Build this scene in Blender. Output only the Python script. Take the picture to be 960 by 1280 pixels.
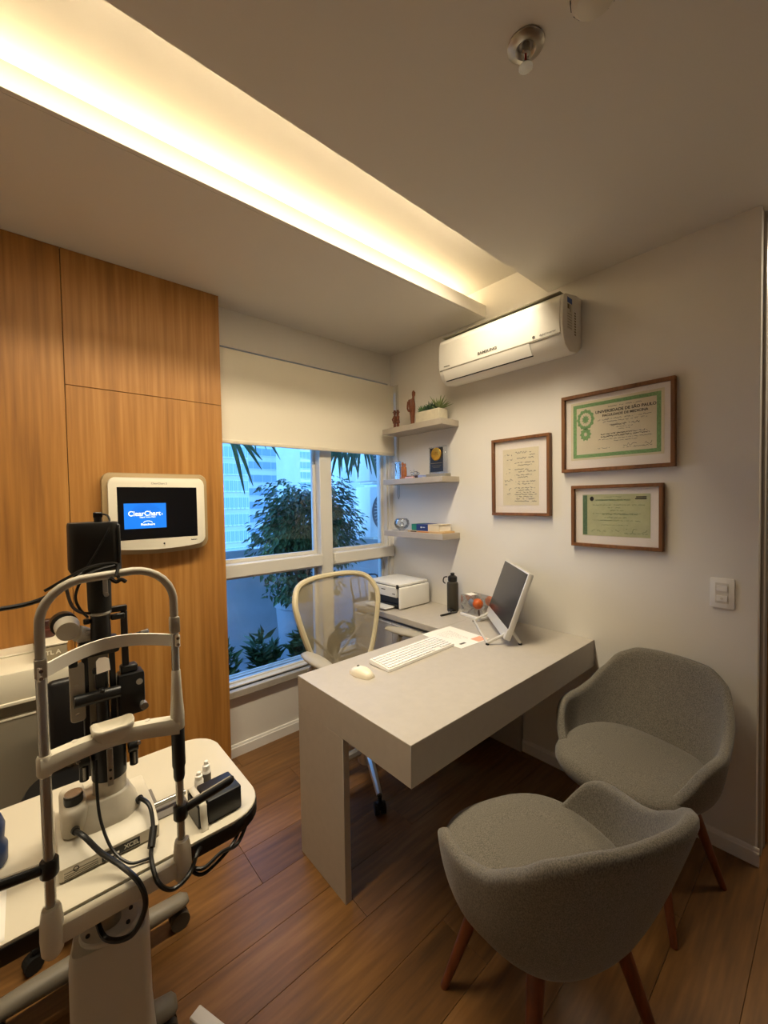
import bpy, bmesh, math, random
from mathutils import Matrix, Vector
R = math.radians
random.seed(7)
for o in list(bpy.data.objects):
    bpy.data.objects.remove(o)
scene = bpy.context.scene
COL = scene.collection

# ------------------------------------------------------------------ camera
F_PX = 510.774
CAM = Vector((-2.1406, -2.3430, 1.4764))
YAW, PITCH, ROLL = R(41.1985), R(-1.7166), R(-0.9778)
FW = Vector((math.sin(YAW)*math.cos(PITCH), math.cos(YAW)*math.cos(PITCH), math.sin(PITCH)))
_r = Vector((math.cos(YAW), -math.sin(YAW), 0.0))
_u = _r.cross(FW)
RT = _r*math.cos(ROLL) + _u*math.sin(ROLL)
UP = -_r*math.sin(ROLL) + _u*math.cos(ROLL)
cd = bpy.data.cameras.new('camera')
cam = bpy.data.objects.new('camera', cd)
COL.objects.link(cam)
m = Matrix((RT, UP, -FW)).transposed().to_4x4()
m.translation = CAM
cam.matrix_world = m
cd.sensor_fit = 'VERTICAL'
cd.sensor_height = 36.0
cd.sensor_width = 27.0
cd.lens = F_PX/1280.0*36.0
cd.clip_start = 0.02
cd.clip_end = 300
scene.camera = cam

def at(px, py, X=None, Y=None, Z=None):
    """photo pixel (960x1280) -> point on the plane X=, Y= or Z="""
    d = FW + RT*((px-480)/F_PX) - UP*((py-640)/F_PX)
    if X is not None: t = (X-CAM.x)/d.x
    elif Y is not None: t = (Y-CAM.y)/d.y
    else: t = (Z-CAM.z)/d.z
    return CAM + d*t

# ------------------------------------------------------------------ world / light
scene.view_settings.view_transform = 'Standard'
scene.view_settings.look = 'None'
scene.view_settings.gamma = 1
scene.view_settings.use_curve_mapping = False
scene.view_settings.exposure = 0.45
w = bpy.data.worlds.new('dusk_sky'); scene.world = w; w.use_nodes = True
nt = w.node_tree; nt.nodes.clear()
bg = nt.nodes.new('ShaderNodeBackground'); ow = nt.nodes.new('ShaderNodeOutputWorld')
tc = nt.nodes.new('ShaderNodeTexCoord'); sep = nt.nodes.new('ShaderNodeSeparateXYZ'); rp = nt.nodes.new('ShaderNodeValToRGB')
nt.links.new(tc.outputs['Generated'], sep.inputs[0]); nt.links.new(sep.outputs['Z'], rp.inputs['Fac'])
rp.color_ramp.elements[0].position = 0.0; rp.color_ramp.elements[0].color = (0.20, 0.50, 1.0, 1)
rp.color_ramp.elements[1].position = 0.6; rp.color_ramp.elements[1].color = (0.16, 0.44, 1.0, 1)
nt.links.new(rp.outputs['Color'], bg.inputs['Color']); nt.links.new(bg.outputs[0], ow.inputs['Surface'])
bg.inputs['Strength'].default_value = 3.4

def area_light(name, loc, rot, sx, sy, power, color):
    l = bpy.data.lights.new(name, 'AREA'); l.shape = 'RECTANGLE'; l.size = sx; l.size_y = sy
    l.energy = power; l.color = color
    o = bpy.data.objects.new(name, l); COL.objects.link(o); o.location = loc; o.rotation_euler = rot
    return o
# LED tape lying in the ceiling cove, behind the lip, shining up into the recess
area_light('cove_led_tape', (-1.72, -0.715, 2.622), (R(180-22), 0, 0), 3.3, 0.03, 8.5, (1.0, 0.82, 0.50))
# added fill strip, unseen and guessed, tucked against the cove's near side, shining down
lp_ = area_light('cove_fill_strip', (-1.45, -1.19, 2.748), (R(4), 0, 0), 2.1, 0.11, 29.0, (1.0, 0.86, 0.62))
lp_.data.spread = R(140)
# added light, unseen, that brightens the hallway beyond the doorway
area_light('hall_fill_light', (0.56, -2.3, 2.56), (0, 0, 0), 0.3, 0.3, 9.0, (1.0, 0.84, 0.6))

# ------------------------------------------------------------------ materials
def lin(h):
    h = h.lstrip('#'); o = []
    for i in (0, 2, 4):
        c = int(h[i:i+2], 16)/255.0
        o.append(c/12.92 if c <= 0.04045 else ((c+0.055)/1.055)**2.4)
    return (*o, 1.0)
MATS = {}
def mat(name, col, rough=0.5, metal=0.0, var=0.0, scale=8.0, bump=0.0, bscale=60.0, stretch=None, spec=0.5, emit=None, estr=0.0, coat=0.0):
    if name in MATS: return MATS[name]
    mm = bpy.data.materials.new(name); mm.use_nodes = True
    n = mm.node_tree; b = n.nodes['Principled BSDF']
    c = lin(col) if isinstance(col, str) else col
    b.inputs['Base Color'].default_value = c
    b.inputs['Roughness'].default_value = rough; b.inputs['Metallic'].default_value = metal
    b.inputs['Specular IOR Level'].default_value = spec; b.inputs['Coat Weight'].default_value = coat
    if emit:
        b.inputs['Emission Color'].default_value = lin(emit); b.inputs['Emission Strength'].default_value = estr
    if var or bump:
        t = n.nodes.new('ShaderNodeTexCoord'); mp = n.nodes.new('ShaderNodeMapping')
        n.links.new(t.outputs['Object'], mp.inputs['Vector'])
        if stretch: mp.inputs['Scale'].default_value = stretch
    if var:
        nz = n.nodes.new('ShaderNodeTexNoise'); nz.inputs['Scale'].default_value = scale; nz.inputs['Detail'].default_value = 4
        n.links.new(mp.outputs[0], nz.inputs['Vector'])
        rr = n.nodes.new('ShaderNodeValToRGB')
        rr.color_ramp.elements[0].position = 0.3; rr.color_ramp.elements[1].position = 0.7
        rr.color_ramp.elements[0].color = tuple(x*(1-var) for x in c[:3])+(1,)
        rr.color_ramp.elements[1].color = tuple(min(1, x*(1+var)) for x in c[:3])+(1,)
        n.links.new(nz.outputs['Fac'], rr.inputs['Fac']); n.links.new(rr.outputs['Color'], b.inputs['Base Color'])
    if bump:
        nb = n.nodes.new('ShaderNodeTexNoise'); nb.inputs['Scale'].default_value = bscale; nb.inputs['Detail'].default_value = 3
        n.links.new(mp.outputs[0], nb.inputs['Vector'])
        bp = n.nodes.new('ShaderNodeBump'); bp.inputs['Strength'].default_value = bump; bp.inputs['Distance'].default_value = 0.004
        n.links.new(nb.outputs['Fac'], bp.inputs['Height']); n.links.new(bp.outputs[0], b.inputs['Normal'])
    MATS[name] = mm
    return mm

def wood(name, dark, mid, light, axis='z', rough=0.45, fine=70.0, coarse=9.0, perobj=0.0, coat=0.0, elong=0.035):
    """straight-grained wood, grain along the given local axis"""
    mm = bpy.data.materials.new(name); mm.use_nodes = True
    n = mm.node_tree; b = n.nodes['Principled BSDF']
    t = n.nodes.new('ShaderNodeTexCoord'); mp = n.nodes.new('ShaderNodeMapping')
    s = [1, 1, 1]; s['xyz'.index(axis)] = elong
    mp.inputs['Scale'].default_value = s
    src = t.outputs['Object']
    if perobj:
        oi = n.nodes.new('ShaderNodeObjectInfo'); va = n.nodes.new('ShaderNodeVectorMath'); va.operation = 'ADD'
        mu = n.nodes.new('ShaderNodeMath'); mu.operation = 'MULTIPLY'; mu.inputs[1].default_value = 37.0
        n.links.new(oi.outputs['Random'], mu.inputs[0])
        n.links.new(src, va.inputs[0]); n.links.new(mu.outputs[0], va.inputs[1]); src = va.outputs[0]
    n.links.new(src, mp.inputs['Vector'])
    a = n.nodes.new('ShaderNodeTexNoise'); a.inputs['Scale'].default_value = coarse; a.inputs['Detail'].default_value = 6; a.inputs['Roughness'].default_value = 0.6
    f = n.nodes.new('ShaderNodeTexNoise'); f.inputs['Scale'].default_value = fine; f.inputs['Detail'].default_value = 3
    n.links.new(mp.outputs[0], a.inputs['Vector']); n.links.new(mp.outputs[0], f.inputs['Vector'])
    ad = n.nodes.new('ShaderNodeMix'); ad.data_type = 'FLOAT'; ad.inputs[0].default_value = 0.45
    n.links.new(a.outputs['Fac'], ad.inputs[2]); n.links.new(f.outputs['Fac'], ad.inputs[3])
    r = n.nodes.new('ShaderNodeValToRGB')
    r.color_ramp.elements[0].position = 0.32; r.color_ramp.elements[0].color = lin(dark)
    r.color_ramp.elements[1].position = 0.68; r.color_ramp.elements[1].color = lin(light)
    e = r.color_ramp.elements.new(0.5); e.color = lin(mid)
    n.links.new(ad.outputs[0], r.inputs['Fac'])
    out = r.outputs['Color']
    if perobj:
        hv = n.nodes.new('ShaderNodeHueSaturation'); mr = n.nodes.new('ShaderNodeMapRange')
        mr.inputs['To Min'].default_value = 1-perobj; mr.inputs['To Max'].default_value = 1+perobj
        n.links.new(oi.outputs['Random'], mr.inputs['Value']); n.links.new(mr.outputs[0], hv.inputs['Value'])
        n.links.new(out, hv.inputs['Color']); out = hv.outputs['Color']
    n.links.new(out, b.inputs['Base Color'])
    b.inputs['Roughness'].default_value = rough; b.inputs['Coat Weight'].default_value = coat; b.inputs['Coat Roughness'].default_value = 0.2
    bp = n.nodes.new('ShaderNodeBump'); bp.inputs['Strength'].default_value = 0.08; bp.inputs['Distance'].default_value = 0.002
    n.links.new(f.outputs['Fac'], bp.inputs['Height']); n.links.new(bp.outputs[0], b.inputs['Normal'])
    MATS[name] = mm
    return mm

def fabric(name, c0, c1, scale=420.0, rough=0.95):
    mm = bpy.data.materials.new(name); mm.use_nodes = True
    n = mm.node_tree; b = n.nodes['Principled BSDF']; b.inputs['Roughness'].default_value = rough
    b.inputs['Sheen Weight'].default_value = 0.25; b.inputs['Specular IOR Level'].default_value = 0.2
    t = n.nodes.new('ShaderNodeTexCoord'); mp = n.nodes.new('ShaderNodeMapping'); mp.inputs['Scale'].default_value = (1, 1, 0.55)
    n.links.new(t.outputs['Object'], mp.inputs[0])
    a = n.nodes.new('ShaderNodeTexNoise'); a.inputs['Scale'].default_value = scale; a.inputs['Detail'].default_value = 2
    n.links.new(mp.outputs[0], a.inputs['Vector'])
    r = n.nodes.new('ShaderNodeValToRGB'); r.color_ramp.elements[0].position = 0.35; r.color_ramp.elements[1].position = 0.65
    r.color_ramp.elements[0].color = lin(c0); r.color_ramp.elements[1].color = lin(c1)
    n.links.new(a.outputs['Fac'], r.inputs['Fac']); n.links.new(r.outputs['Color'], b.inputs['Base Color'])
    bp = n.nodes.new('ShaderNodeBump'); bp.inputs['Strength'].default_value = 0.5; bp.inputs['Distance'].default_value = 0.0015
    n.links.new(a.outputs['Fac'], bp.inputs['Height']); n.links.new(bp.outputs[0], b.inputs['Normal'])
    MATS[name] = mm
    return mm

def clear(name, tint=(1, 1, 1, 1), gloss=1.0, rough=0.02, ior=1.45):
    """thin clear sheet: lets light straight through, mirrors at a glancing angle"""
    mm = bpy.data.materials.new(name); mm.use_nodes = True
    n = mm.node_tree; n.nodes.clear()
    o = n.nodes.new('ShaderNodeOutputMaterial'); tr = n.nodes.new('ShaderNodeBsdfTransparent'); g = n.nodes.new('ShaderNodeBsdfGlossy')
    tr.inputs['Color'].default_value = tint; g.inputs['Roughness'].default_value = rough
    fr = n.nodes.new('ShaderNodeFresnel'); fr.inputs['IOR'].default_value = ior
    mu = n.nodes.new('ShaderNodeMath'); mu.operation = 'MULTIPLY'; mu.inputs[1].default_value = gloss
    mx = n.nodes.new('ShaderNodeMixShader')
    n.links.new(fr.outputs[0], mu.inputs[0]); n.links.new(mu.outputs[0], mx.inputs[0])
    n.links.new(tr.outputs[0], mx.inputs[1]); n.links.new(g.outputs[0], mx.inputs[2]); n.links.new(mx.outputs[0], o.inputs['Surface'])
    MATS[name] = mm
    return mm

WALL = mat('wall_paint', '#e4dfd6', 0.85, var=0.015, scale=3, bump=0.05, bscale=90)
CEIL = mat('ceiling_paint', '#d8d2c8', 0.9, var=0.01, scale=2)
WHITE = mat('white_lacquer', '#efece6', 0.35)
ALU = mat('painted_aluminium', '#d6d2ca', 0.4)
LAM = mat('taupe_laminate', '#b9b1a6', 0.42, var=0.03, scale=30, bump=0.04, bscale=300)
BLIND = mat('blind_fabric', '#e6decc', 0.9, bump=0.1, bscale=500)
OAK = wood('oak_veneer', '#865826', '#a87333', '#c08c49', 'z', 0.5, 60, 7)
PLANKM = wood('floor_vinyl_wood', '#5c4023', '#7a542c', '#93693a', 'x', 0.33, 55, 6, perobj=0.07, elong=0.09)
JOINT = mat('floor_joint', '#3a2412', 0.8)
WALNUT = wood('walnut_legs', '#4a2412', '#6b3518', '#854722', 'z', 0.4, 60, 10)
FRAMEW = wood('frame_wood', '#5e3a1c', '#7d5029', '#93633a', 'z', 0.45, 80, 12)
SHELFM = mat('shelf_laminate', '#b3a899', 0.5, var=0.06, scale=14, stretch=(0.1, 1, 1))
GREYFAB = fabric('grey_tweed', '#5b574f', '#857e72')
BLACK = mat('black_plastic', '#121110', 0.38)
BLACKM = mat('black_matte', '#17150f', 0.6)
CHROME = mat('chrome', '#bdbab3', 0.25, 0.72)
STEEL = mat('brushed_steel', '#b5b0a5', 0.32, 1.0)
BEIGE = mat('beige_enamel', '#cfc8b8', 0.4)
GREYEN = mat('grey_enamel', '#b3ab9a', 0.4)
GLASS = clear('window_glass', (0.93, 0.97, 1, 1), 0.8)
ACRYL = clear('clear_acrylic', (0.985, 0.99, 0.99, 1), 0.8, 0.05)
PAPER = mat('paper', '#f1ece2', 0.8)
MATB = mat('mat_board', '#f8f0e9', 0.9)
INK = mat('ink', '#2a2622', 0.8)
RUBBER = mat('rubber', '#0e0d0c', 0.7)

# ------------------------------------------------------------------ mesh helpers
class B:
    def __init__(s): s.bm = bmesh.new()
    def _new(s, vs, fs):
        v = [s.bm.verts.new(p) for p in vs]
        out = []
        for f in fs:
            try: out.append(s.bm.faces.new([v[i] for i in f]))
            except ValueError: pass
        return v, out
    def box(s, x0, x1, y0, y1, z0, z1, bev=0.0, seg=2, M=None):
        vs = [Vector((x, y, z)) for z in (z0, z1) for y in (y0, y1) for x in (x0, x1)]
        if M: vs = [M @ v for v in vs]
        v, f = s._new(vs, [(0, 2, 3, 1), (4, 5, 7, 6), (0, 1, 5, 4), (2, 6, 7, 3), (0, 4, 6, 2), (1, 3, 7, 5)])
        if bev:
            es = {e for q in f for e in q.edges}
            bmesh.ops.bevel(s.bm, geom=list(es), offset=bev, segments=seg, profile=0.5, affect='EDGES', clamp_overlap=True)
        return s
    def prism(s, poly, z0, z1, M=None, bev=0.0, seg=2):
        n = len(poly)
        vs = [Vector((x, y, z0)) for x, y in poly] + [Vector((x, y, z1)) for x, y in poly]
        if M: vs = [M @ v for v in vs]
        v, f = s._new(vs, [tuple(range(n-1, -1, -1)), tuple(range(n, 2*n))] + [(i, (i+1) % n, n+(i+1) % n, n+i) for i in range(n)])
        if bev:
            es = {e for q in f[:2] for e in q.edges}
            bmesh.ops.bevel(s.bm, geom=list(es), offset=bev, segments=seg, profile=0.5, affect='EDGES', clamp_overlap=True)
        return s
    def loft(s, rings, cap=True, closed=True):
        n = len(rings[0]); vs = [Vector(p) for r in rings for p in r]; fs = []
        for k in range(len(rings)-1):
            for i in range(n if closed else n-1):
                j = (i+1) % n
                fs.append((k*n+i, k*n+j, (k+1)*n+j, (k+1)*n+i))
        if cap and closed:
            fs.append(tuple(range(n-1, -1, -1))); fs.append(tuple(range((len(rings)-1)*n, len(rings)*n)))
        s._new(vs, fs); return s
    def lathe(s, prof, c=(0, 0, 0), seg=20, M=None, cap=True):
        rings = []
        for r, z in prof:
            ring = [Vector((c[0]+r*math.cos(2*math.pi*i/seg), c[1]+r*math.sin(2*math.pi*i/seg), c[2]+z)) for i in range(seg)]
            rings.append([M @ p for p in ring] if M else ring)
        return s.loft(rings, cap)
    def cyl(s, p0, p1, r0, r1=None, seg=14):
        return s.tube([p0, p1], [r0, r0 if r1 is None else r1], seg)
    def tube(s, pts, r, seg=8, cyc=False):
        P = [Vector(p) for p in pts]; n = len(P); rr = r if isinstance(r, (list, tuple)) else [r]*n
        tang = []
        for i in range(n):
            if cyc: t = P[(i+1) % n]-P[i-1]
            else: t = P[min(i+1, n-1)]-P[max(i-1, 0)]
            tang.append(t.normalized())
        ref = Vector((0, 0, 1)) if abs(tang[0].z) < 0.9 else Vector((1, 0, 0))
        a = tang[0].cross(ref).normalized(); rings = []
        for i in range(n):
            a = (a - tang[i]*a.dot(tang[i])).normalized(); b = tang[i].cross(a)
            rings.append([P[i]+(a*math.cos(2*math.pi*k/seg)+b*math.sin(2*math.pi*k/seg))*rr[i] for k in range(seg)])
        if cyc: rings.append(rings[0])
        return s.loft(rings, not cyc)
    def ribbon(s, pts, wdt, nrm, th=0.0):
        """flat strip along pts, width across (nrm x tangent)"""
        P = [Vector(p) for p in pts]; nrm = Vector(nrm); rings = []
        for i in range(len(P)):
            t = (P[min(i+1, len(P)-1)]-P[max(i-1, 0)]).normalized(); c = nrm.cross(t).normalized()*wdt/2
            if th: rings.append([P[i]-c, P[i]+c, P[i]+c+nrm*th, P[i]-c+nrm*th])
            else: rings.append([P[i]-c, P[i]+c])
        return s.loft(rings, bool(th), bool(th))
    def sph(s, c, r, sc=(1, 1, 1), u=14, v=9, M=None):
        mm = Matrix.Translation(c) @ (M or Matrix()) @ Matrix.Diagonal((r*sc[0], r*sc[1], r*sc[2], 1))
        bmesh.ops.create_uvsphere(s.bm, u_segments=u, v_segments=v, radius=1, matrix=mm); return s
    def raw(s, vs, fs): s._new([Vector(v) for v in vs], fs); return s

def rrect(x0, x1, y0, y1, r, seg=5):
    out = []
    for cx, cy, a0 in ((x1-r, y1-r, 0), (x0+r, y1-r, 90), (x0+r, y0+r, 180), (x1-r, y0+r, 270)):
        for i in range(seg+1):
            a = R(a0+90*i/seg); out.append((cx+r*math.cos(a), cy+r*math.sin(a)))
    return out
def smooth_path(pts, n=6, cyc=False):
    P = [Vector(p) for p in pts]; out = []; N = len(P)
    for i in range(N if cyc else N-1):
        if cyc: p0, p1, p2, p3 = P[i-1], P[i], P[(i+1) % N], P[(i+2) % N]
        else: p0, p1, p2, p3 = P[max(i-1, 0)], P[i], P[i+1], P[min(i+2, N-1)]
        for k in range(n):
            t = k/n
            out.append(0.5*((2*p1)+(-p0+p2)*t+(2*p0-5*p1+4*p2-p3)*t*t+(-p0+3*p1-3*p2+p3)*t**3))
    if not cyc: out.append(P[-1])
    return out
def axisM(origin, ex, ey, ez):
    mm = Matrix((Vector(ex), Vector(ey), Vector(ez))).transposed().to_4x4(); mm.translation = Vector(origin); return mm
def root_of(o):
    while o.parent: o = o.parent
    return o
def tag(o, label, cat, group=None, kind=None):
    if label: o['label'] = label
    if cat: o['category'] = cat
    if group: o['group'] = group
    if kind: o['kind'] = kind
    return o
def thing(name, label, cat, loc=(0, 0, 0), rz=0.0, group=None):
    o = bpy.data.objects.new(name, None); COL.objects.link(o); o.empty_display_size = 0.05
    o.location = loc; o.rotation_euler = (0, 0, rz)
    return tag(o, label, cat, group)
def rootM(o):
    r = root_of(o); return Matrix.Translation(r.location) @ r.rotation_euler.to_matrix().to_4x4()
def finish(b, name, material, smooth=40, recalc=True):
    if recalc: bmesh.ops.recalc_face_normals(b.bm, faces=b.bm.faces[:])
    me = bpy.data.meshes.new(name); b.bm.to_mesh(me); b.bm.free()
    me.materials.append(material)
    if smooth:
        me.polygons.foreach_set('use_smooth', [True]*len(me.polygons)); me.set_sharp_from_angle(angle=R(smooth))
    return me
def part(name, b, material, parent, W=False, smooth=40, label=None, kind=None, recalc=True):
    """mesh child; coordinates are the thing's own, or the room's with W=True"""
    if W: b.bm.transform(rootM(parent).inverted())
    o = bpy.data.objects.new(name, finish(b, name, material, smooth, recalc)); COL.objects.link(o)
    o.parent = parent
    if parent.type == 'MESH' and not parent.parent and parent.location.length > 0: pass
    if label: o['label'] = label
    if kind: o['kind'] = kind
    return o
def solo(name, b, material, label, cat, group=None, smooth=40, kind=None, origin=None):
    """one-mesh thing, room coordinates, origin moved to the middle of its base"""
    me = finish(b, name, material, smooth)
    xs = [v.co for v in me.vertices]
    c = Vector(((min(v.x for v in xs)+max(v.x for v in xs))/2, (min(v.y for v in xs)+max(v.y for v in xs))/2, min(v.z for v in xs)))
    me.transform(Matrix.Translation(-c))
    o = bpy.data.objects.new(name, me); COL.objects.link(o); o.location = c
    return tag(o, label, cat, group, kind)
def struct(name, b, material, label=None, smooth=40):
    o = bpy.data.objects.new(name, finish(b, name, material, smooth)); COL.objects.link(o)
    o['kind'] = 'structure'
    if label: o['label'] = label
    return o
def copy_tree(o, parent=None):
    c = o.copy(); COL.objects.link(c); c.parent = parent
    for ch in [x for x in bpy.data.objects if x.parent == o]: copy_tree(ch, c)
    return c
def text(s, size, material, parent, M, name='lettering', align='CENTER', depth=0.0003, W=True, bold=0.0, sx=1.0):
    cu = bpy.data.curves.new('t', 'FONT'); cu.body = s; cu.size = size; cu.align_x = align; cu.align_y = 'CENTER'
    cu.extrude = depth; cu.offset = bold; cu.resolution_u = 3
    ob = bpy.data.objects.new('t', cu); COL.objects.link(ob)
    dg = bpy.context.evaluated_depsgraph_get()
    me = bpy.data.meshes.new_from_object(ob.evaluated_get(dg))
    bpy.data.objects.remove(ob)
    mm = M @ Matrix.Diagonal((sx, 1, 1, 1))
    if W: mm = rootM(parent).inverted() @ mm
    me.transform(mm); me.materials.clear(); me.materials.append(material); me.name = name
    o = bpy.data.objects.new(name, me); COL.objects.link(o); o.parent = parent
    return o
def scribble(b, x0, x1, y, h, rnd, M, step=None, wd=0.0013, gap=0.12):
    """handwriting-like wavering line in the plane of M"""
    step = step or h*0.35; x = x0; pts = []
    n = (M.to_3x3() @ Vector((0, 0, 1))).normalized()
    def flush():
        if len(pts) > 1: b.ribbon([M @ Vector((p[0], p[1], 0)) for p in pts], wd, n)
        pts.clear()
    while x < x1:
        if rnd.random() < gap: flush(); x += step*2
        pts.append((x, y+rnd.uniform(-h/2, h/2))); x += step*rnd.uniform(0.6, 1.3)
    flush()
# ================================================================== THE ROOM
H = 2.572
XL, YB = -3.5, -4.0          # left and back walls, behind the camera
# floor: sub-floor plus single planks, boards run along X (towards the right wall)
b = B(); b.box(XL, 1.2, YB, 0.0, -0.06, -0.006)
floor = struct('floor', b, JOINT, 'wood-look plank floor, warm brown')
PW, PL, G = 0.185, 1.22, 0.0012
def plank_mesh(L, name):
    q = B(); q.box(0, L-G, 0, PW-G, -0.006, 0.0, 0.0007, 1); return finish(q, name, PLANKM, 30)
pm_full = plank_mesh(PL, 'plank'); rowsY = []
y = -0.675-PW*18; k = 0
rnd = random.Random(3)
while y < 0:
    y1 = min(y+PW, 0.0)
    if y1 > YB:
        off = -1.498 + [0.0, 0.41, 0.82, 0.22, 0.63, 1.03][k % 6] + (0.0 if abs(y+0.675) < 0.01 else 0.0)
        if abs(y1-0.675+2*0.675) < 0.01 or abs(y+0.675) < 0.01: off = -1.498
        x = off-PL*math.ceil((off-XL)/PL)
        while x < 1.2:
            a0, a1 = max(x, XL), min(x+PL, 1.2)
            if a1-a0 > 0.02:
                if a1-a0 > PL-1e-4 and y > YB and y1-y > PW-1e-4: me = pm_full
                else:
                    q = B(); q.box(0, a1-a0-G, 0, (y1-max(y, YB))-G, -0.006, 0.0, 0.0007, 1); me = finish(q, 'plank', PLANKM, 30)
                o = bpy.data.objects.new('plank', me); COL.objects.link(o); o.parent = floor
                o.location = (a0, max(y, YB), 0)
            x += PL
    y += PW; k += 1

# ceiling with the light cove cut into it
YLIP, YNEAR, ZREC, ZLIP = -0.869, -1.262, 2.755, 2.645
b = B()
b.box(XL, 1.2, YB, YNEAR, H, 2.82)
b.box(XL, 0.0, YLIP+0.02, 0.15, H, 2.605)
b.box(XL, 0.0, -0.66, 0.15, 2.605, 2.82)
b.box(XL, 0.0, YNEAR, -0.66, ZREC, 2.82)
b.box(0.12, 1.2, YNEAR, 0.15, H, 2.82)
struct('ceiling', b, CEIL, 'flat painted ceiling with a long recessed light cove')
b = B(); b.box(XL, -0.0, YLIP, YLIP+0.02, H, ZLIP, 0.0015, 1)
struct('trim_1', b, CEIL, 'upright lip of the ceiling light cove')

# walls
YE = -2.109
b = B(); b.box(0, 0.12, YE, 0.15, 0, H); b.box(0, 0.12, YNEAR, 0.15, H, 2.82)
struct('wall_right', b, WALL, 'off-white wall with the framed papers')
b = B(); b.box(0, 0.12, YB, -3.05, 0, H)
struct('wall_right_near', b, WALL, 'off-white wall on the far side of the doorway')
b = B(); b.box(1.0, 1.12, YB, 0.15, 0, H); struct('wall_hall', b, WALL, 'plain wall of the hallway beyond the doorway')
b = B(); b.box(0.12, 1.0, 0.0, 0.15, 0, H); b.box(0.12, 1.0, YB-0.12, YB, 0, H); struct('wall_hall_ends', b, WALL, 'plain end walls of the hallway')
b = B(); b.box(XL, 0.12, YB-0.12, YB, 0, H); struct('wall_back', b, WALL, 'plain off-white wall opposite the window')
b = B(); b.box(XL-0.12, XL, YB-0.12, 0.15, 0, 2.82); struct('wall_left', b, WALL, 'plain off-white wall opposite the framed papers')
WX0, WX1, WZ0, WZ1 = -1.36, -0.03, 0.392, 2.36
b = B()
b.box(XL, 0, 0, 0.15, 0, WZ0); b.box(XL, 0, 0, 0.15, WZ1, H)
b.box(XL, WX0, 0, 0.15, WZ0, WZ1); b.box(WX1, 0, 0, 0.15, WZ0, WZ1)
struct('wall_window', b, WALL, 'off-white wall below and above the window')
# baseboards
def base_profile(h=0.07, t=0.014): return [(0, 0), (t, 0), (t, h-0.016), (t-0.004, h-0.012), (t-0.004, h-0.005), (t-0.008, h), (0, h)]
b = B(); b.prism(base_profile(), YE-0.012, -0.0, axisM((0, 0, 0), (-1, 0, 0), (0, 0, 1), (0, 1, 0)))
struct('baseboard_right', b, WHITE, 'white moulded baseboard under the framed papers')
b = B(); b.prism(base_profile(), -1.336, -0.0, axisM((0, 0, 0), (0, -1, 0), (0, 0, 1), (1, 0, 0)))
struct('baseboard_window', b, WHITE, 'white moulded baseboard under the window')
# doorway at the near end of the right wall
door = bpy.data.objects.new('door_1', None); COL.objects.link(door); door['kind'] = 'structure'; door['label'] = 'doorway at the end of the wall with a pale frame and a brown door leaf'
b = B(); b.box(0.06, 0.12, YE-0.01, YE, 0, H, 0.002, 1); b.box(0.06, 0.12, -3.05, -3.04, 0, H, 0.002, 1)
part('jamb', b, mat('door_frame_paint', '#b9b4aa', 0.5), door)
b = B(); b.box(0.122, 0.137, YE-0.014, YE+0.05, 0, H, 0.003, 1); b.box(0.122, 0.137, -3.1, -3.03, 0, H, 0.003, 1)
part('casing', b, mat('door_frame_paint', '#b9b4aa', 0.5), door)
b = B(); b.box(0.16, 0.198, YE-0.02, YE+0.86, 0.006, 2.1, 0.002, 1)
leaf = part('door_leaf', b, OAK, door)
b = B(); b.cyl((0.16, YE+0.78, 1.0), (0.115, YE+0.78, 1.0), 0.009); b.tube([(0.115, YE+0.78, 1.0), (0.115, YE+0.66, 1.0)], 0.008)
part('handle', b, STEEL, leaf)

# oak-clad wall box beside the window, made of single veneered panels
YW, XW = -0.121, -1.338
b = B(); b.box(XL, XW-0.004, YW+0.018, 0.0, 0, H)
wood_wall = struct('wall_wood', b, mat('panel_carcass', '#3b2614', 0.8), 'oak veneered panel wall beside the window')
def panel(x0, x1, z0, z1):
    q = B(); q.box(x0+0.0012, x1-0.0012, YW, YW+0.018, z0+0.0012, z1-0.0012, 0.0008, 1)
    o = part('panel', q, OAK, wood_wall); return o
for x0, x1, zs in ((-1.999, XW, (0.0, 1.994, H)), (-2.66, -1.999, (0.0, H)), (-3.32, -2.66, (0.0, H)), (XL, -3.32, (0.0, H))):
    for z0, z1 in zip(zs[:-1], zs[1:]): panel(x0, x1, z0, z1)
q = B(); q.box(XW-0.004, XW, YW+0.001, 0.0, 0, H); part('edge_panel', q, OAK, wood_wall)

# window
win = bpy.data.objects.new('window_1', None); COL.objects.link(win); win['kind'] = 'structure'; win['label'] = 'wide aluminium window of four panes with mullion and transom'
MX0, MX1, TZ0, TZ1 = -0.655, -0.56, 1.042, 1.118
b = B()
b.box(WX0, WX1, 0.015, 0.085, WZ0, WZ0+0.010, 0.002, 1); b.box(WX0, WX1, 0.015, 0.085, WZ1-0.05, WZ1, 0.003, 1)
b.box(WX0, WX0+0.04, 0.015, 0.085, WZ0+0.010, WZ1-0.05, 0.003, 1); b.box(WX1-0.018, WX1, 0.015, 0.085, WZ0+0.010, WZ1-0.05, 0.003, 1)
part('frame', b, ALU, win)
b = B(); b.box(MX0, MX1, 0.0, 0.08, WZ0+0.010, WZ1-0.05, 0.004, 1); part('mullion', b, ALU, win)
for x0, x1 in ((WX0+0.04, MX0), (MX1, WX1+0.024)):
    b = B(); b.box(x0, x1, -0.022, 0.06, TZ0, TZ1, 0.004, 1); part('transom', b, ALU, win)
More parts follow.
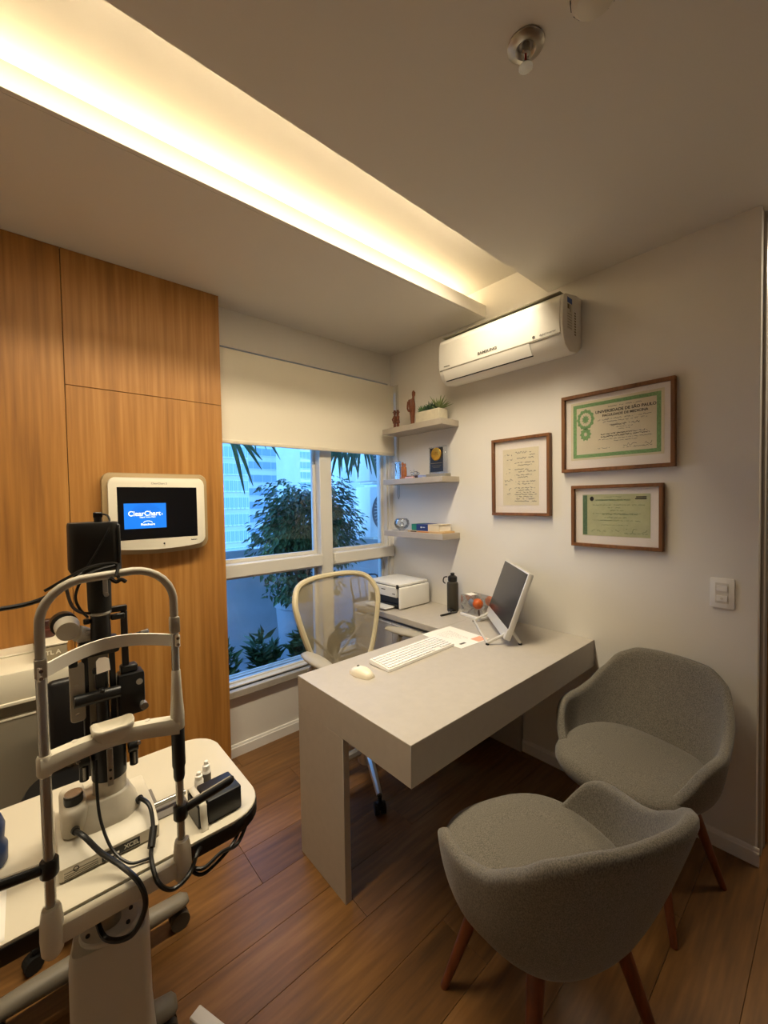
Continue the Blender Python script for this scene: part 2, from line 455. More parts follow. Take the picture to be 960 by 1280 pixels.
for x0, x1 in ((WX0+0.04, MX0), (MX1, WX1-0.018)):
    for z0, z1 in ((WZ0+0.010, TZ0), (TZ1, WZ1-0.05)):
        s = 0.022
        b = B(); b.box(x0, x1, 0.055, 0.084, z0, z0+(s if z0 > 1 else 0.010), 0.002, 1); b.box(x0, x1, 0.055, 0.084, z1-s, z1, 0.002, 1)
        b.box(x0, x0+s, 0.055, 0.084, z0+(s if z0 > 1 else 0.010), z1-s, 0.002, 1); b.box(x1-s, x1, 0.055, 0.084, z0+(s if z0 > 1 else 0.010), z1-s, 0.002, 1)
        sash = part('sash', b, ALU, win)
        b = B(); b.box(x0+s-0.004, x1-s+0.004, 0.067, 0.072, z0+(s if z0 > 1 else 0.010)-0.004, z1-s+0.004); part('pane', b, GLASS, sash)
b = B(); b.box(WX0, WX1, 0.086, 0.19, 0.365, WZ0, 0.002, 1); part('outer_ledge', b, WHITE, win)
for yy in (0.092, 0.128, 0.168):
    b = B(); b.box(WX0+0.04, WX1-0.02, yy, yy+0.010, WZ0, WZ0+0.014, 0.001, 1); part('track_rail', b, WHITE, win)
b = B(); b.box(XW, -0.0, -0.034, 0.06, 0.352, 0.392, 0.003, 1); part('window_sill', b, mat('sill_stone', '#b3aa9c', 0.45, var=0.05, scale=40), win)

# roller blind
t = thing('roller_blind', 'cream roller blind half drawn down over the window', 'blind', (-0.66, -0.05, 1.80))
b = B(); b.box(XW+0.006, -0.012, -0.044, -0.041, 1.826, 2.334); part('blind_cloth', b, BLIND, t, W=True)
b = B(); b.box(XW+0.006, -0.012, -0.050, -0.035, 1.806, 1.828, 0.005, 2); part('bottom_bar', b, mat('blind_bar', '#d9d0bd', 0.5), t, W=True)
b = B(); b.cyl((XW+0.01, -0.0215, 2.312), (-0.014, -0.0215, 2.312), 0.019, seg=18); part('roller_tube', b, BLIND, t, W=True)
b = B(); b.box(-0.012, -0.004, -0.05, -0.002, 2.285, 2.338, 0.004, 2); part('bracket', b, WHITE, t, W=True)
b = B(); b.tube([(-0.008, -0.085, 2.34), (-0.008, -0.088, 1.9), (-0.008, -0.088, 1.5), (-0.008, -0.078, 1.48), (-0.008, -0.07, 1.5), (-0.008, -0.07, 2.34)], 0.0022, 6)
part('chain', b, mat('blind_chain', '#a89f90', 0.5), t, W=True)
# ================================================================== FURNITURE
# main desk
t = thing('desk', 'thick taupe laminate desk with a slab end leg, butted against the wall', 'desk', (-0.65, -1.16, 0))
b = B(); b.box(-1.311, -0.001, -1.497, -0.831, 0.618, 0.75, 0.0015, 1); part('desk_top', b, LAM, t, W=True)
b = B(); b.box(-1.311, -1.283, -1.147, -0.831, 0.0, 0.618, 0.0015, 1); part('leg', b, LAM, t, W=True)
b = B(); b.box(-0.03, -0.001, -1.10, -0.835, 0.0, 0.618, 0.0015, 1); part('leg', b, LAM, t, W=True)
# return unit along the right wall, under the shelves
SX = -0.425
t = thing('side_cabinet', 'low taupe cabinet with worktop along the wall, under the shelves', 'cabinet', (-0.21, -0.42, 0))
b = B(); b.box(SX, -0.001, -0.8295, -0.036, 0.716, 0.75, 0.0015, 1); part('worktop', b, LAM, t, W=True)
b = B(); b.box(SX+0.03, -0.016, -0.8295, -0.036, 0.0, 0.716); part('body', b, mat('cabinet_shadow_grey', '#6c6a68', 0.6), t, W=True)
for y0, y1 in ((-0.826, -0.434), (-0.430, -0.04)):
    for z0, z1 in ((0.47, 0.685), (0.255, 0.465), (0.04, 0.25)):
        b = B(); b.box(SX+0.01, SX+0.03, y0, y1, z0, z1, 0.001, 1); d = part('drawer', b, LAM, t, W=True)
        b = B(); b.box(SX+0.006, SX+0.03, y0+0.002, y1-0.002, z1, z1+0.006); part('finger_rail', b, WHITE, d, W=True)

# guest chairs: upholstered tub shell on four tapered walnut legs
def rim_h(a):
    a = abs(a)
    tab = ((0, .788), (22, .784), (40, .752), (58, .685), (74, .63), (88, .603), (102, .596), (112, .572), (121, .525), (131, .468), (143, .43), (180, .412))
    for (a0, h0), (a1, h1) in zip(tab[:-1], tab[1:]):
        if a <= a1:
            s = (a-a0)/(a1-a0); s = s*s*(3-2*s)*0.5+s*0.5; return h0+(h1-h0)*s
    return tab[-1][1]
def plan(a, k):
    """point of the shell plan at angle a (0 = back), scale k"""
    s, c = math.sin(R(a)), math.cos(R(a)); e = 2/2.5
    x = math.copysign(abs(s)**e, s)*0.302; yy = -math.copysign(abs(c)**e, c)*(0.288 if c > 0 else 0.28)
    return x*k, yy*k
def make_guest_chair():
    t = thing('guest_chair', '', 'chair')
    N = 72; rings = []
    for v in range(11):
        ring = []
        for i in range(N):
            a = -180+360*i/N; h = rim_h(a); zb = 0.335
            s = v/10; z = zb+(h-zb)*s
            q = (z-zb)/0.47
            ks = 0.45+0.45*(1-math.exp(-q/0.10))+0.13*q
            kb = 0.50+0.53*q**0.62
            m_ = max(0, math.cos(R(a)))**0.6; k = ks*(1-m_)+kb*m_
            x, yy = plan(a, k)
            ring.append((x, yy-0.035*max(0, q-0.2)*max(0, math.cos(R(a))), z))
        rings.append(ring)
    b = B(); b.loft(rings, cap=False)
    f0 = [v for v in b.bm.verts][:N]; b.bm.faces.new(f0[::-1])
    bmesh.ops.recalc_face_normals(b.bm, faces=b.bm.faces[:])
    sh = part('shell', b, GREYFAB, t, smooth=180, recalc=False)
    so = sh.modifiers.new('solid', 'SOLIDIFY'); so.thickness = 0.034; so.offset = -1
    su = sh.modifiers.new('sub', 'SUBSURF'); su.levels = 1; su.render_levels = 1
    # seat pad
    rings = []
    for k, z in ((0.80, .395), (0.90, .40), (0.945, .425), (0.945, .445), (0.915, .463), (0.84, .474), (0.6, .482), (0.3, .485), (0.02, .485)):
        ring = []
        for i in range(48):
            a = 2*math.pi*i/48; s, c = math.sin(a), math.cos(a); e = 2/2.7
            x = math.copysign(abs(s)**e, s)*0.262*k; yy = math.copysign(abs(c)**e, c)*0.25*k+0.055
            ring.append((x, yy, z))
        rings.append(ring)
    b = B(); b.loft(rings); part('seat', b, GREYFAB, t, smooth=60)
    b = B(); b.lathe([(0.08, 0.320), (0.085, 0.325), (0.085, 0.337)], seg=20); part('under_plate', b, BLACKM, t)
    for sx in (-1, 1):
        for sy in (-1, 1):
            b = B(); b.tube([(sx*0.115, sy*0.105+0.01, 0.375), (sx*0.13, sy*0.115+0.01, 0.335), (sx*0.218, sy*0.19+0.01, 0.0)], [0.021, 0.0215, 0.0115], 12)
            part('leg', b, WALNUT, t)
    return t
gA = make_guest_chair(); gA.location = (-0.362, -1.80, 0); gA.rotation_euler.z = R(170-90)
gA['label'] = 'grey tweed tub chair standing by the wall, its back to the light switch'
gB = copy_tree(gA); gB.location = (-1.108, -1.815, 0); gB.rotation_euler.z = R(68-90)
gB['label'] = 'grey tweed tub chair facing the desk front, its back turned to the doorway side'
for g in (gA, gB): g['group'] = 'grey guest chairs at the desk'

# mesh task chair behind the desk
CH = mat('chair_frame_sand', '#cbbf9e', 0.5); CHP = mat('chair_plastic', '#a9a293', 0.5)
mm = bpy.data.materials.new('chair_mesh_weave'); mm.use_nodes = True
n = mm.node_tree; bs = n.nodes['Principled BSDF']; bs.inputs['Base Color'].default_value = lin('#a99c80'); bs.inputs['Roughness'].default_value = 0.7
tr = n.nodes.new('ShaderNodeBsdfTransparent'); mx = n.nodes.new('ShaderNodeMixShader'); mx.inputs[0].default_value = 0.5
n.links.new(tr.outputs[0], mx.inputs[1]); n.links.new(bs.outputs[0], mx.inputs[2]); n.links.new(mx.outputs[0], n.nodes['Material Output'].inputs['Surface'])
MESHM = mm
t = thing('task_chair', 'sand coloured mesh-back office chair behind the desk', 'chair', (-0.785, -0.62, 0), R(180+2))
# local: +y is where the chair faces
OUT = [(-.15, .50), (-.205, .60), (-.255, .74), (-.288, .87), (-.285, .94), (-.24, 1.005), (-.14, 1.03), (0, 1.035)]
OUT = OUT + [(-x, z) for x, z in OUT[-2::-1]]
def bk(x, z): return (x, -0.175-0.16*(z-0.5)-0.22*max(0, z-.8)**2*4+0.35*x*x, z)
path = smooth_path([bk(x, z) for x, z in OUT], 5)
bot = [bk(.15, .50), bk(.08, .478), bk(0, .472), bk(-.08, .478), bk(-.15, .50)]
b = B(); b.tube(path+smooth_path(bot, 4)[1:-1], 0.0165, 8, cyc=True); part('back_frame', b, CH, t)
ln = len(path); half = ln//2
rows = []
for i in range(half+1):
    p0, p1 = path[i], path[ln-1-i]; row = []
    for k in range(13):
        s = k/12; x = p0.x+(p1.x-p0.x)*s; z = p0.z+(p1.z-p0.z)*s
        row.append((x, p0.y+(p1.y-p0.y)*s-0.03*math.sin(math.pi*s), z))
    rows.append(row)
b = B(); b.loft(rows, cap=False, closed=False); part('back_mesh', b, MESHM, t, smooth=180)
b = B(); b.sph((0.0, -0.285, 0.625), 1, (0.05, 0.014, 0.075), 16, 10); part('lumbar_pad', b, mat('lumbar_taupe', '#4d463c', 0.6), t)
b = B(); b.tube(smooth_path([(0, -0.05, 0.40), (0, -0.20, 0.43), (0, -0.275, 0.53), (0, -0.29, 0.64)], 4), 0.018, 8)
for s in (-1, 1): b.tube(smooth_path([(0, -0.27, 0.53), (s*.12, -.255, .66), (s*.268, -.225, .80)], 4), 0.006, 6)
part('back_support', b, CHP, t)
sp = [(x, yy, 0.455+0.02*(abs(x)/.25)**2-(0.03*max(0, yy-.12)/.1)) for x, yy in rrect(-.255, .255, -.2, .24, .1, 5)]
b = B(); b.tube(sp, 0.017, 8, cyc=True); part('seat_frame', b, CH, t)
b = B(); b.raw(sp+[(0, 0.02, 0.43)], [(i, (i+1) % len(sp), len(sp)) for i in range(len(sp))]); part('seat_mesh', b, MESHM, t, smooth=180)
for s in (-1, 1):
    b = B(); b.tube(smooth_path([(s*.17, -.10, .40), (s*.29, -.12, .46), (s*.31, -.08, .58), (s*.305, -0.03, .665)], 4), 0.016, 8); part('arm_post', b, CHP, t)
    rings = []
    for q in range(9):
        u = q/8; yy = -.13+.27*u; xx = s*(.295+.05*u*(-1 if s > 0 else 1)*0+0.025*u); wd = .044*math.sin(math.pi*(0.12+0.80*u))**.45; hh = .019*math.sin(math.pi*(0.1+0.82*u))**.5
        rings.append([(xx+wd*math.cos(2*math.pi*k/14), yy, .69+hh*math.sin(2*math.pi*k/14)) for k in range(14)])
    b = B(); b.loft(rings); part('armrest', b, CHP, t, smooth=80)
b = B(); b.cyl((0, 0, .14), (0, 0, .40), .028, .024); b.box(-.09, .09, -.12, .10, .37, .42, .015); part('gas_lift', b, BLACK, t)
STARM = mat('chair_base_alu', '#b9b6b0', 0.3, 0.8)
b = B(); b.lathe([(.05, .06), (.055, .09), (.045, .15), (.03, .16)], seg=18); part('base_hub', b, STARM, t)
for k in range(5):
    a = R(90+36+72*k+6); ca, sa = math.cos(a), math.sin(a)
    b = B(); b.tube([(ca*.03, sa*.03, .125), (ca*.18, sa*.18, .105), (ca*.31, sa*.31, .082)], [.024, .019, .014], 8); leg = part('base_leg', b, STARM, t)
    px_, py_ = ca*.315, sa*.315; tx, ty = -sa, ca
    b = B()
    for s in (-1, 1): b.cyl((px_+tx*.006*s, py_+ty*.006*s, .027), (px_+tx*.026*s, py_+ty*.026*s, .027), .027, seg=16)
    b.cyl((px_, py_, .03), (px_, py_, .082), .009, seg=8); b.sph((px_, py_, .04), 1, (.022, .022, .022), 10, 6)
    part('caster', b, RUBBER, leg)

# three wall shelves over the side cabinet
SHELVES = ((1.946, 1.985), (1.584, 1.620), (1.214, 1.252))
for (z0, z1), lab in zip(SHELVES, ('short taupe wall shelf holding the succulents, highest of three', 'short taupe wall shelf holding the medal plaque, middle of three', 'short taupe wall shelf holding the books, lowest of three')):
    b = B(); b.box(-0.172, -0.001, -0.653, -0.092, z0, z1, 0.001, 1)
    solo('wall_shelf', b, SHELFM, lab, 'shelf', 'floating shelves in the corner')

# split air conditioner
t = thing('air_conditioner', 'white split air conditioner mounted high on the wall under the light cove', 'air conditioner', (-0.1, -1.05, 2.19))
Y0, Y1 = -1.437, -0.665
prof = [(0, 2.225), (0.05, 2.19), (0.13, 2.18), (0.178, 2.205), (0.2, 2.245), (0.207, 2.30), (0.203, 2.40), (0.19, 2.437), (0.165, 2.452), (0.06, 2.468), (0, 2.468)]
MA = axisM((0, 0, 0), (-1, 0, 0), (0, 0, 1), (0, 1, 0))
ACW = mat('ac_plastic', '#ece8dd', 0.55)
b = B(); b.prism(prof, Y0, Y1, MA, 0.006, 2); part('body', b, ACW, t, W=True)
b = B(); b.prism([(0.2005, 2.257), (0.209, 2.258), (0.2125, 2.30), (0.2085, 2.398), (0.197, 2.428), (0.188, 2.428)], Y0+0.012, Y1-0.012, MA, 0.003, 1)
fp = part('front_panel', b, ACW, t, W=True)
b = B(); b.prism([(0.17, 2.1995), (0.176, 2.1975), (0.206, 2.244), (0.2065, 2.251), (0.19, 2.251)], Y0+0.17, Y1-0.03, MA, 0.002, 1); part('louver', b, ACW, t, W=True)
b = B(); b.prism([(0.166, 2.1945), (0.1705, 2.1965), (0.1690, 2.2000), (0.164, 2.198)], Y0+0.17, Y1-0.03, MA); part('louver_gap', b, BLACKM, t, W=True)
b = B(); b.box(-0.19, -0.07, Y0+0.02, Y1-0.02, 2.4545, 2.4585, M=Matrix()); part('top_grille', b, mat('ac_grille_dark', '#8f8874', 0.7), t, W=True)
b = B(); b.prism([(0.2045, 2.2515), (0.208, 2.2515), (0.208, 2.2575), (0.2045, 2.2575)], Y0+0.012, Y1-0.012, MA); part('panel_seam', b, mat('ac_seam', '#8d8676', 0.6), t, W=True)
# marks: maker's name on the front, inverter badge, side labels
MF = axisM((-0.2129, -1.02, 2.283), (0, -1, 0), (0.03, 0, 1), (-1, 0, 0.03))
DK = mat('print_grey', '#55504a', 0.6)
text('SAMSUNG', 0.02, DK, fp, MF, 'brand_mark', bold=0.0006, sx=1.35)
text('digital inverter', 0.013, DK, fp, axisM((-0.2122, -1.365, 2.272), (0, -1, 0), (0.03, 0, 1), (-1, 0, 0.03)), 'inverter_mark', sx=1.1)
b = B(); b.lathe([(0.0075, -0.0004), (0.0075, 0.0004)], seg=14, M=axisM((-0.2127, -1.293, 2.272), (0, -1, 0), (0.03, 0, 1), (-1, 0, 0.03))); part('inverter_badge', b, DK, fp, W=True)
b = B(); b.box(-.022, .022, -.002, .002, -.0004, .0006, M=axisM((-0.2122, -0.735, 2.272), (0, -1, 0), (0.03, 0, 1), (-1, 0, 0.03))); part('small_mark', b, DK, fp, W=True)
MS = axisM((-0.10, Y0-0.0006, 2.36), (1, 0, 0), (0, 0, 1), (0, -1, 0))
def flat(b, u0, u1, v0, v1, M, w=0.0): return b.raw([M @ Vector(p) for p in ((u0, v0, w), (u1, v0, w), (u1, v1, w), (u0, v1, w))], [(0, 1, 2, 3)])
b = B(); flat(b, -0.06, -0.005, -0.075, 0.078, MS); lb = part('side_label', b, mat('label_cream', '#ddd8c8', 0.6), t, W=True)
b = B(); flat(b, -0.058, -0.007, 0.05, 0.076, MS, .0003); part('label_header', b, mat('label_blue', '#2f4f9a', 0.5), lb, W=True)
LP = mat('label_print', '#7a6a48', 0.6)
b = B(); flat(b, -0.056, -0.036, 0.022, 0.044, MS, .0003); part('label_pictogram', b, LP, lb, W=True)
b = B(); flat(b, -0.028, -0.022, 0.01, 0.046, MS, .0003); part('label_bar', b, LP, lb, W=True)
b = B()
for i in range(6): flat(b, -0.056, -0.01, -0.068+i*.013, -0.066+i*.013, MS, .0003)
for i in range(9): flat(b, 0.018, 0.034, -0.09+i*.013, -0.082+i*.013, MS, .0003)
part('label_print', b, LP, lb, W=True, kind='stuff')
# ================================================================== OUTSIDE THE WINDOW
CONC = mat('balcony_render', '#b9bcc0', 0.85, var=0.08, scale=5)
b = B(); b.box(-4, 3.2, 0.15, 1.55, -0.12, -0.002); struct('floor_balcony', b, mat('balcony_floor', '#8d9095', 0.8, var=0.06, scale=12), 'grey balcony floor outside the window')
PZ = 1.03
b = B(); b.box(-4, 3.2, 1.40, 1.55, 0, PZ, 0.004, 1); struct('wall_parapet', b, CONC, 'pale rendered balcony parapet outside the window')
LEAF = mat('leaf_dark_green', '#3a5c37', 0.42, var=0.35, scale=5)
LEAF2 = mat('leaf_mid_green', '#4d6b3c', 0.4, var=0.3, scale=6)
BARK = mat('bark', '#5b4a3c', 0.85, var=0.2, scale=40)
SOIL = mat('soil', '#2e241c', 0.95, var=0.3, scale=60)
def leaf_quad(b, p, d, n, L, Wd):
    """pointed leaf folded along its midrib"""
    d = Vector(d).normalized(); n = Vector(n); s = d.cross(n)
    if s.length < 1e-3: s = d.orthogonal()
    s.normalize(); n2 = s.cross(d)
    p = Vector(p); mid = p+d*L*0.45
    b.raw([p, mid+s*Wd/2+n2*L*.06, p+d*L-n2*L*.08, mid-s*Wd/2+n2*L*.06], [(0, 1, 2), (0, 2, 3)])
# ficus in a big round pot
TY = 0.86
pc = at(375, 746, Y=TY)
t = thing('potted_tree', 'bushy dark green ficus in a large grey round pot on the balcony', 'tree', (pc.x, TY, 0))
pr = 0.215
b = B(); b.lathe([(pr*.72, 0), (pr*.80, .02), (pr*.97, pc.z-.07), (pr*1.06, pc.z-.06), (pr*1.06, pc.z), (pr*.96, pc.z), (pr*.93, pc.z-.06), (0.01, pc.z-.06)], seg=32, cap=False)
pot = part('pot', b, mat('pot_grey', '#aeb2b8', 0.6), t)
b = B(); b.lathe([(pr*.93, pc.z-.055), (pr*.5, pc.z-.045), (0.005, pc.z-.04)], seg=20, cap=False); part('soil', b, SOIL, pot)
rnd = random.Random(11)
for k in range(4):
    a = R(90*k+20); b = B()
    b.tube(smooth_path([(.03*math.cos(a), .03*math.sin(a), pc.z-.06), (.06*math.cos(a+.7), .06*math.sin(a+.7), pc.z+.15), (.16*math.cos(a), .16*math.sin(a), pc.z+.42), (.24*math.cos(a), .22*math.sin(a), pc.z+.75)], 4), [.022]*4+[.018]*4+[.013]*4+[.008], 7)
    part('trunk', b, BARK, t)
cc = at(388, 655, Y=TY)-Vector((pc.x, TY, 0))
b = B(); n_l = 0
while n_l < 6500:
    p = Vector((rnd.uniform(-1, 1), rnd.uniform(-1, 1), rnd.uniform(-1, 1)))
    if p.length > 1 or p.length < 0.25: continue
    bump = 0.82+0.2*math.sin(5*p.x+2)*math.sin(4*p.z+1)+0.1*math.sin(9*p.y)
    q = Vector((p.x*0.64*bump, p.y*0.30*bump, p.z*0.50*bump))
    # hanging skirt on the left side of the crown
    if rnd.random() < 0.10: q = Vector((rnd.uniform(-.42, .15), rnd.uniform(-.3, .1), rnd.uniform(-.60, -.40)))
    d = Vector((p.x, p.y, p.z*.5-0.55))+Vector((rnd.uniform(-.5, .5), rnd.uniform(-.5, .5), rnd.uniform(-.4, .3)))
    L = rnd.uniform(.045, .075)
    leaf_quad(b, cc+q, d, (rnd.uniform(-.5, .5), rnd.uniform(-.8, .2), 1), L, L*.5); n_l += 1
part('foliage', b, LEAF, t, kind='stuff', smooth=0, recalc=False)
# low planting in front of the window
b = B(); b.box(-2.0, 0.35, 0.20, 0.52, -0.002, 0.16, 0.006, 1); b2 = B(); b2.box(-1.98, 0.33, 0.215, 0.505, 0.16, 0.165)
pl = thing('planter_trough', 'long low concrete planter trough under the window, outdoors', 'planter', (-0.8, 0.36, 0))
part('trough', b, CONC, pl, W=True); part('soil', b2, SOIL, pl, W=True)
def leafy_plant(x, y, seed, h, n=170):
    r = random.Random(seed); b = B()
    for k in range(9):                                  # stems
        a = r.uniform(0, 2*math.pi); tip = Vector((x+math.cos(a)*.075, y+math.sin(a)*.06, .1655+h*r.uniform(.45, .85))); o = Vector((x+math.cos(a)*.02, y+math.sin(a)*.02, .1655))
        b.tube([o, o.lerp(tip, .5)+Vector((0, 0, .02)), tip], [.004, .003, .002], 5)
        for i in range(n//9):
            p = o.lerp(tip, r.uniform(.35, 1)); aa = r.uniform(0, 2*math.pi); L = r.uniform(.08, .14)
            d = Vector((math.cos(aa), math.sin(aa)*.8, r.uniform(.1, .9)))
            dd = d.normalized()*L
            if abs(p.x+dd.x-x) > .135: d.x *= .3
            if abs(p.y+dd.y-y) > .13: d.y *= .3
            leaf_quad(b, p, d, (0, 0, 1) if r.random() < .5 else (r.uniform(-1, 1), -1, .5), L, L*.30)
    return b
for i in range(5):
    x = -1.19+i*0.285
    solo('leafy_plant', leafy_plant(x, 0.36, 40+i, 0.42+0.05*math.sin(i*1.7)), LEAF if i % 2 else LEAF2, 'low bushy plant with narrow green leaves growing in the trough below the window', 'plant', 'bushy plants in the trough', smooth=0)
# palm-like plants hanging into the top of the view
def fan(tx, ty, tz, tips, wid=0.03):
    b = B(); o = Vector((tx, ty, tz))
    for dx, dy, dz in tips:
        P = smooth_path([o, o+Vector((dx*.45, dy*.5, dz*.25+.02)), o+Vector((dx, dy, dz))], 4); vs = []
        n = len(P)
        d = (P[-1]-P[0]); sd = Vector((d.z, 0, -d.x)).normalized() if abs(d.x)+abs(d.z) > 1e-4 else Vector((1, 0, 0))
        for k, p in enumerate(P):
            wd = wid/2*math.sin(math.pi*min(.98, .1+.9*k/(n-1)))**.7
            vs += [p-sd*wd, p+sd*wd, p+Vector((0, -.004, 0))]
        b.raw(vs, [f for k in range(n-1) for f in ((3*k, 3*k+2, 3*k+5, 3*k+3), (3*k+2, 3*k+1, 3*k+4, 3*k+5))])
    return b
o1 = at(287, 553, Y=.5)
t = thing('hanging_frond', 'single long green fan of drooping leaves seen under the blind', 'plant', (o1.x, .5, o1.z))
part('leaf', fan(o1.x-.03, .5, o1.z+.06, [(.17, 0, -.30), (.20, .02, -.36), (.26, 0, -.24), (.27, .01, -.17), (.12, -.02, -.42)], .034), LEAF2, t, W=True, smooth=0)
part('leaf', fan(o1.x+.16, .52, o1.z+.14, [(.0, 0, -.18), (.05, .02, -.20), (.12, 0, -.17), (.2, .01, -.19), (.22, -.02, -.24)], .022), LEAF2, t, W=True, smooth=0)
o2 = at(440, 562, Y=.55)
t = thing('hanging_palm', 'dark hanging palm with pointed leaves beside the air condensers, outdoors', 'plant', (o2.x, .55, o2.z))
r = random.Random(5)
for k in range(4):
    part('leaf', fan(o2.x-.14+.09*k, .55+.03*(k % 2), o2.z+.09, [(r.uniform(-.16, .16), r.uniform(-.1, .1), -r.uniform(.16, .40)) for _ in range(7)], .036), LEAF, t, W=True, smooth=0)
b = B(); b.lathe([(.07, .08), (.12, .14), (.15, .26), (.14, .26), (.01, .2)], (o2.x-.02, .55, o2.z), 18, cap=False); part('hanging_pot', b, mat('pot_dark', '#30302c', 0.7), t, W=True)
b = B()
for k in range(3): b.cyl((o2.x-.02+.14*math.cos(k*2.1), .55+.14*math.sin(k*2.1), o2.z+.26), (o2.x-.02, .55, 2.72), .002, seg=5)
part('hanger', b, STEEL, t, W=True)
b = B(); b.box(-4, 3.2, 0.15, 0.75, 2.72, 2.86); struct('ceiling_balcony', b, CONC, 'narrow eave above the window')
# two air condensers stacked on the side wall of the balcony
cx = at(463, 640, Y=1.12).x
b = B(); b.box(cx+.90, cx+1.05, .15, 1.4, 0, 2.72); struct('wall_balcony_side', b, CONC, 'balcony side wall carrying the condensers')
for zc, lab in ((at(470, 640, Y=1.12).z, 'white air condenser with round fan grille outdoors, lower of two'), (at(470, 640, Y=1.12).z+.62, 'white air condenser with round fan grille outdoors, upper of two')):
    t = thing('air_condenser', lab, 'air condenser', (cx+.4, 1.25, zc-.28), group='air condensers on the balcony')
    b = B(); b.box(cx, cx+.78, 1.12, 1.38, zc-.28, zc+.28, .012, 2); part('casing', b, WHITE, t, W=True)
    b = B(); b.lathe([(.245, 0), (.245, .012), (.228, .014), (.228, .002)], seg=32, M=axisM((cx+.27, 1.12, zc), (1, 0, 0), (0, 0, 1), (0, -1, 0)), cap=False)
    b.lathe([(.228, .002), (.01, .0021)], seg=32, M=axisM((cx+.27, 1.12, zc), (1, 0, 0), (0, 0, 1), (0, -1, 0)), cap=False)
    part('fan_ring', b, mat('fan_dark', '#50555c', 0.6), t, W=True)
    b = B()
    for k in range(36):
        a = R(10*k); b.tube([(cx+.27+.06*math.cos(a), 1.109, zc+.06*math.sin(a)), (cx+.27+.13*math.cos(a+.25), 1.106, zc+.13*math.sin(a+.25)), (cx+.27+.232*math.cos(a+.35), 1.109, zc+.232*math.sin(a+.35))], .0022, 4)
    b.lathe([(.06, 0), (.06, .014), (.01, .016)], seg=24, M=axisM((cx+.27, 1.12, zc), (1, 0, 0), (0, 0, 1), (0, -1, 0)))
    part('grille', b, WHITE, t, W=True)
    b = B(); b.box(cx+.05, cx+.90, 1.14, 1.36, zc-.305, zc-.281); part('bracket', b, STEEL, t, W=True)
# garden chair top just above the sill of the right-hand lower pane
gx = at(455, 720, Y=1.08)
t = thing('garden_chair', 'dark slim wire garden chair on the balcony, behind the office chair', 'chair', (gx.x, .95, 0))
b = B(); b.tube(smooth_path([(gx.x-.17, 1.04, .45), (gx.x-.18, 1.07, gx.z-.08), (gx.x-.15, 1.08, gx.z), (gx.x+.15, 1.08, gx.z), (gx.x+.18, 1.07, gx.z-.08), (gx.x+.17, 1.04, .45)], 4), .009, 6); part('back_frame', b, BLACK, t, W=True)
for s in (-.08, 0, .08):
    b = B(); b.cyl((gx.x+s, 1.04, .45), (gx.x+s, 1.08, gx.z), .005, seg=6); part('back_rod', b, BLACK, t, W=True)
b = B(); b.box(gx.x-.19, gx.x+.19, 0.72, 1.06, .43, .45, .006, 1); part('seat', b, BLACK, t, W=True)
for sx in (-1, 1):
    for yy in (.74, 1.04):
        b = B(); b.cyl((gx.x+sx*.17, yy, .43), (gx.x+sx*.18, yy, 0), .009, seg=6); part('leg', b, BLACK, t, W=True)

# buildings across the street (real distance, real size)
BW = [mat('facade_pale', '#d2d5d8', 0.85, var=0.05, scale=.3), mat('facade_light', '#e3e4e4', 0.85, var=0.05, scale=.3), mat('facade_grey', '#b5bac0', 0.85, var=0.05, scale=.3)]
WGL = mat('facade_glass', '#8aa3b8', 0.3); WFR = mat('facade_frame', '#c5ccd2', 0.6)
def facade(name, label, px0, px1, ztop, Y, material, cols, rows, wz, hz, ww, dz, zfirst, depth=9.0, band=0.0, group=None, skip=()):
    x0 = at(px0, 640, Y=Y).x; x1 = at(px1, 640, Y=Y).x
    zb = -40.0
    t = thing(name, label, 'building', ((x0+x1)/2, Y+depth/2, zb), group='buildings across the street')
    b = B(); b.box(x0, x1, Y, Y+depth, zb, ztop); part('wall', b, material, t, W=True)
    fm = gm = None
    for r_ in range(rows):
        z = zfirst-r_*dz
        if band:
            b = B(); b.box(x0-.1, x1+.1, Y-band, Y, z-hz*.75-.12, z-hz*.75+.75); part('balcony_band', b, BW[1], t, W=True)
        for c_ in range(cols):
            if (c_, r_) in skip: continue
            xc = x0+(x1-x0)*(c_+.5)/cols
            if fm is None:
                q = B(); q.box(-ww/2, ww/2, -.06, .0, -hz/2, hz/2); q.box(-ww/2-.05, ww/2+.05, -.12, -.0, -hz/2-.12, -hz/2); fm = finish(q, 'window', WFR, 0)
                q = B(); q.box(-ww/2+.07, -.04, -.075, -.06, -hz/2+.08, hz/2-.08); q.box(.04, ww/2-.07, -.075, -.06, -hz/2+.08, hz/2-.08); gm = finish(q, 'pane', WGL, 0)
            f = bpy.data.objects.new('window', fm); COL.objects.link(f); f.parent = t; f.location = Vector((xc, Y-.0, z))-t.location
            g = bpy.data.objects.new('pane', gm); COL.objects.link(g); g.parent = f
    return t
zt = lambda py, Y, px=340: at(px, py, Y=Y).z
facade('apartment_block', 'pale apartment block with rows of paired windows seen above the tree', 312, 376, zt(480, 74), 74, BW[0], 6, 9, 0, 1.5, 2.0, 2.6, zt(566, 74))
facade('side_block', 'plain grey block with narrow windows, standing beside the oak wall edge', 262, 311, zt(480, 58), 58, BW[2], 9, 9, 0, 1.7, .75, 2.5, zt(568, 58))
facade('lattice_block', 'light building with a dense window grid next to the paired-window block', 377, 400, zt(470, 60), 60, BW[1], 5, 14, 0, 1.2, 1.1, 1.75, zt(566, 60))
facade('balcony_tower', 'slim distant tower with balcony bands on every floor', 434, 455, zt(560, 80), 80, BW[1], 4, 12, 0, 1.5, 1.7, 2.6, zt(585, 80), band=.9)
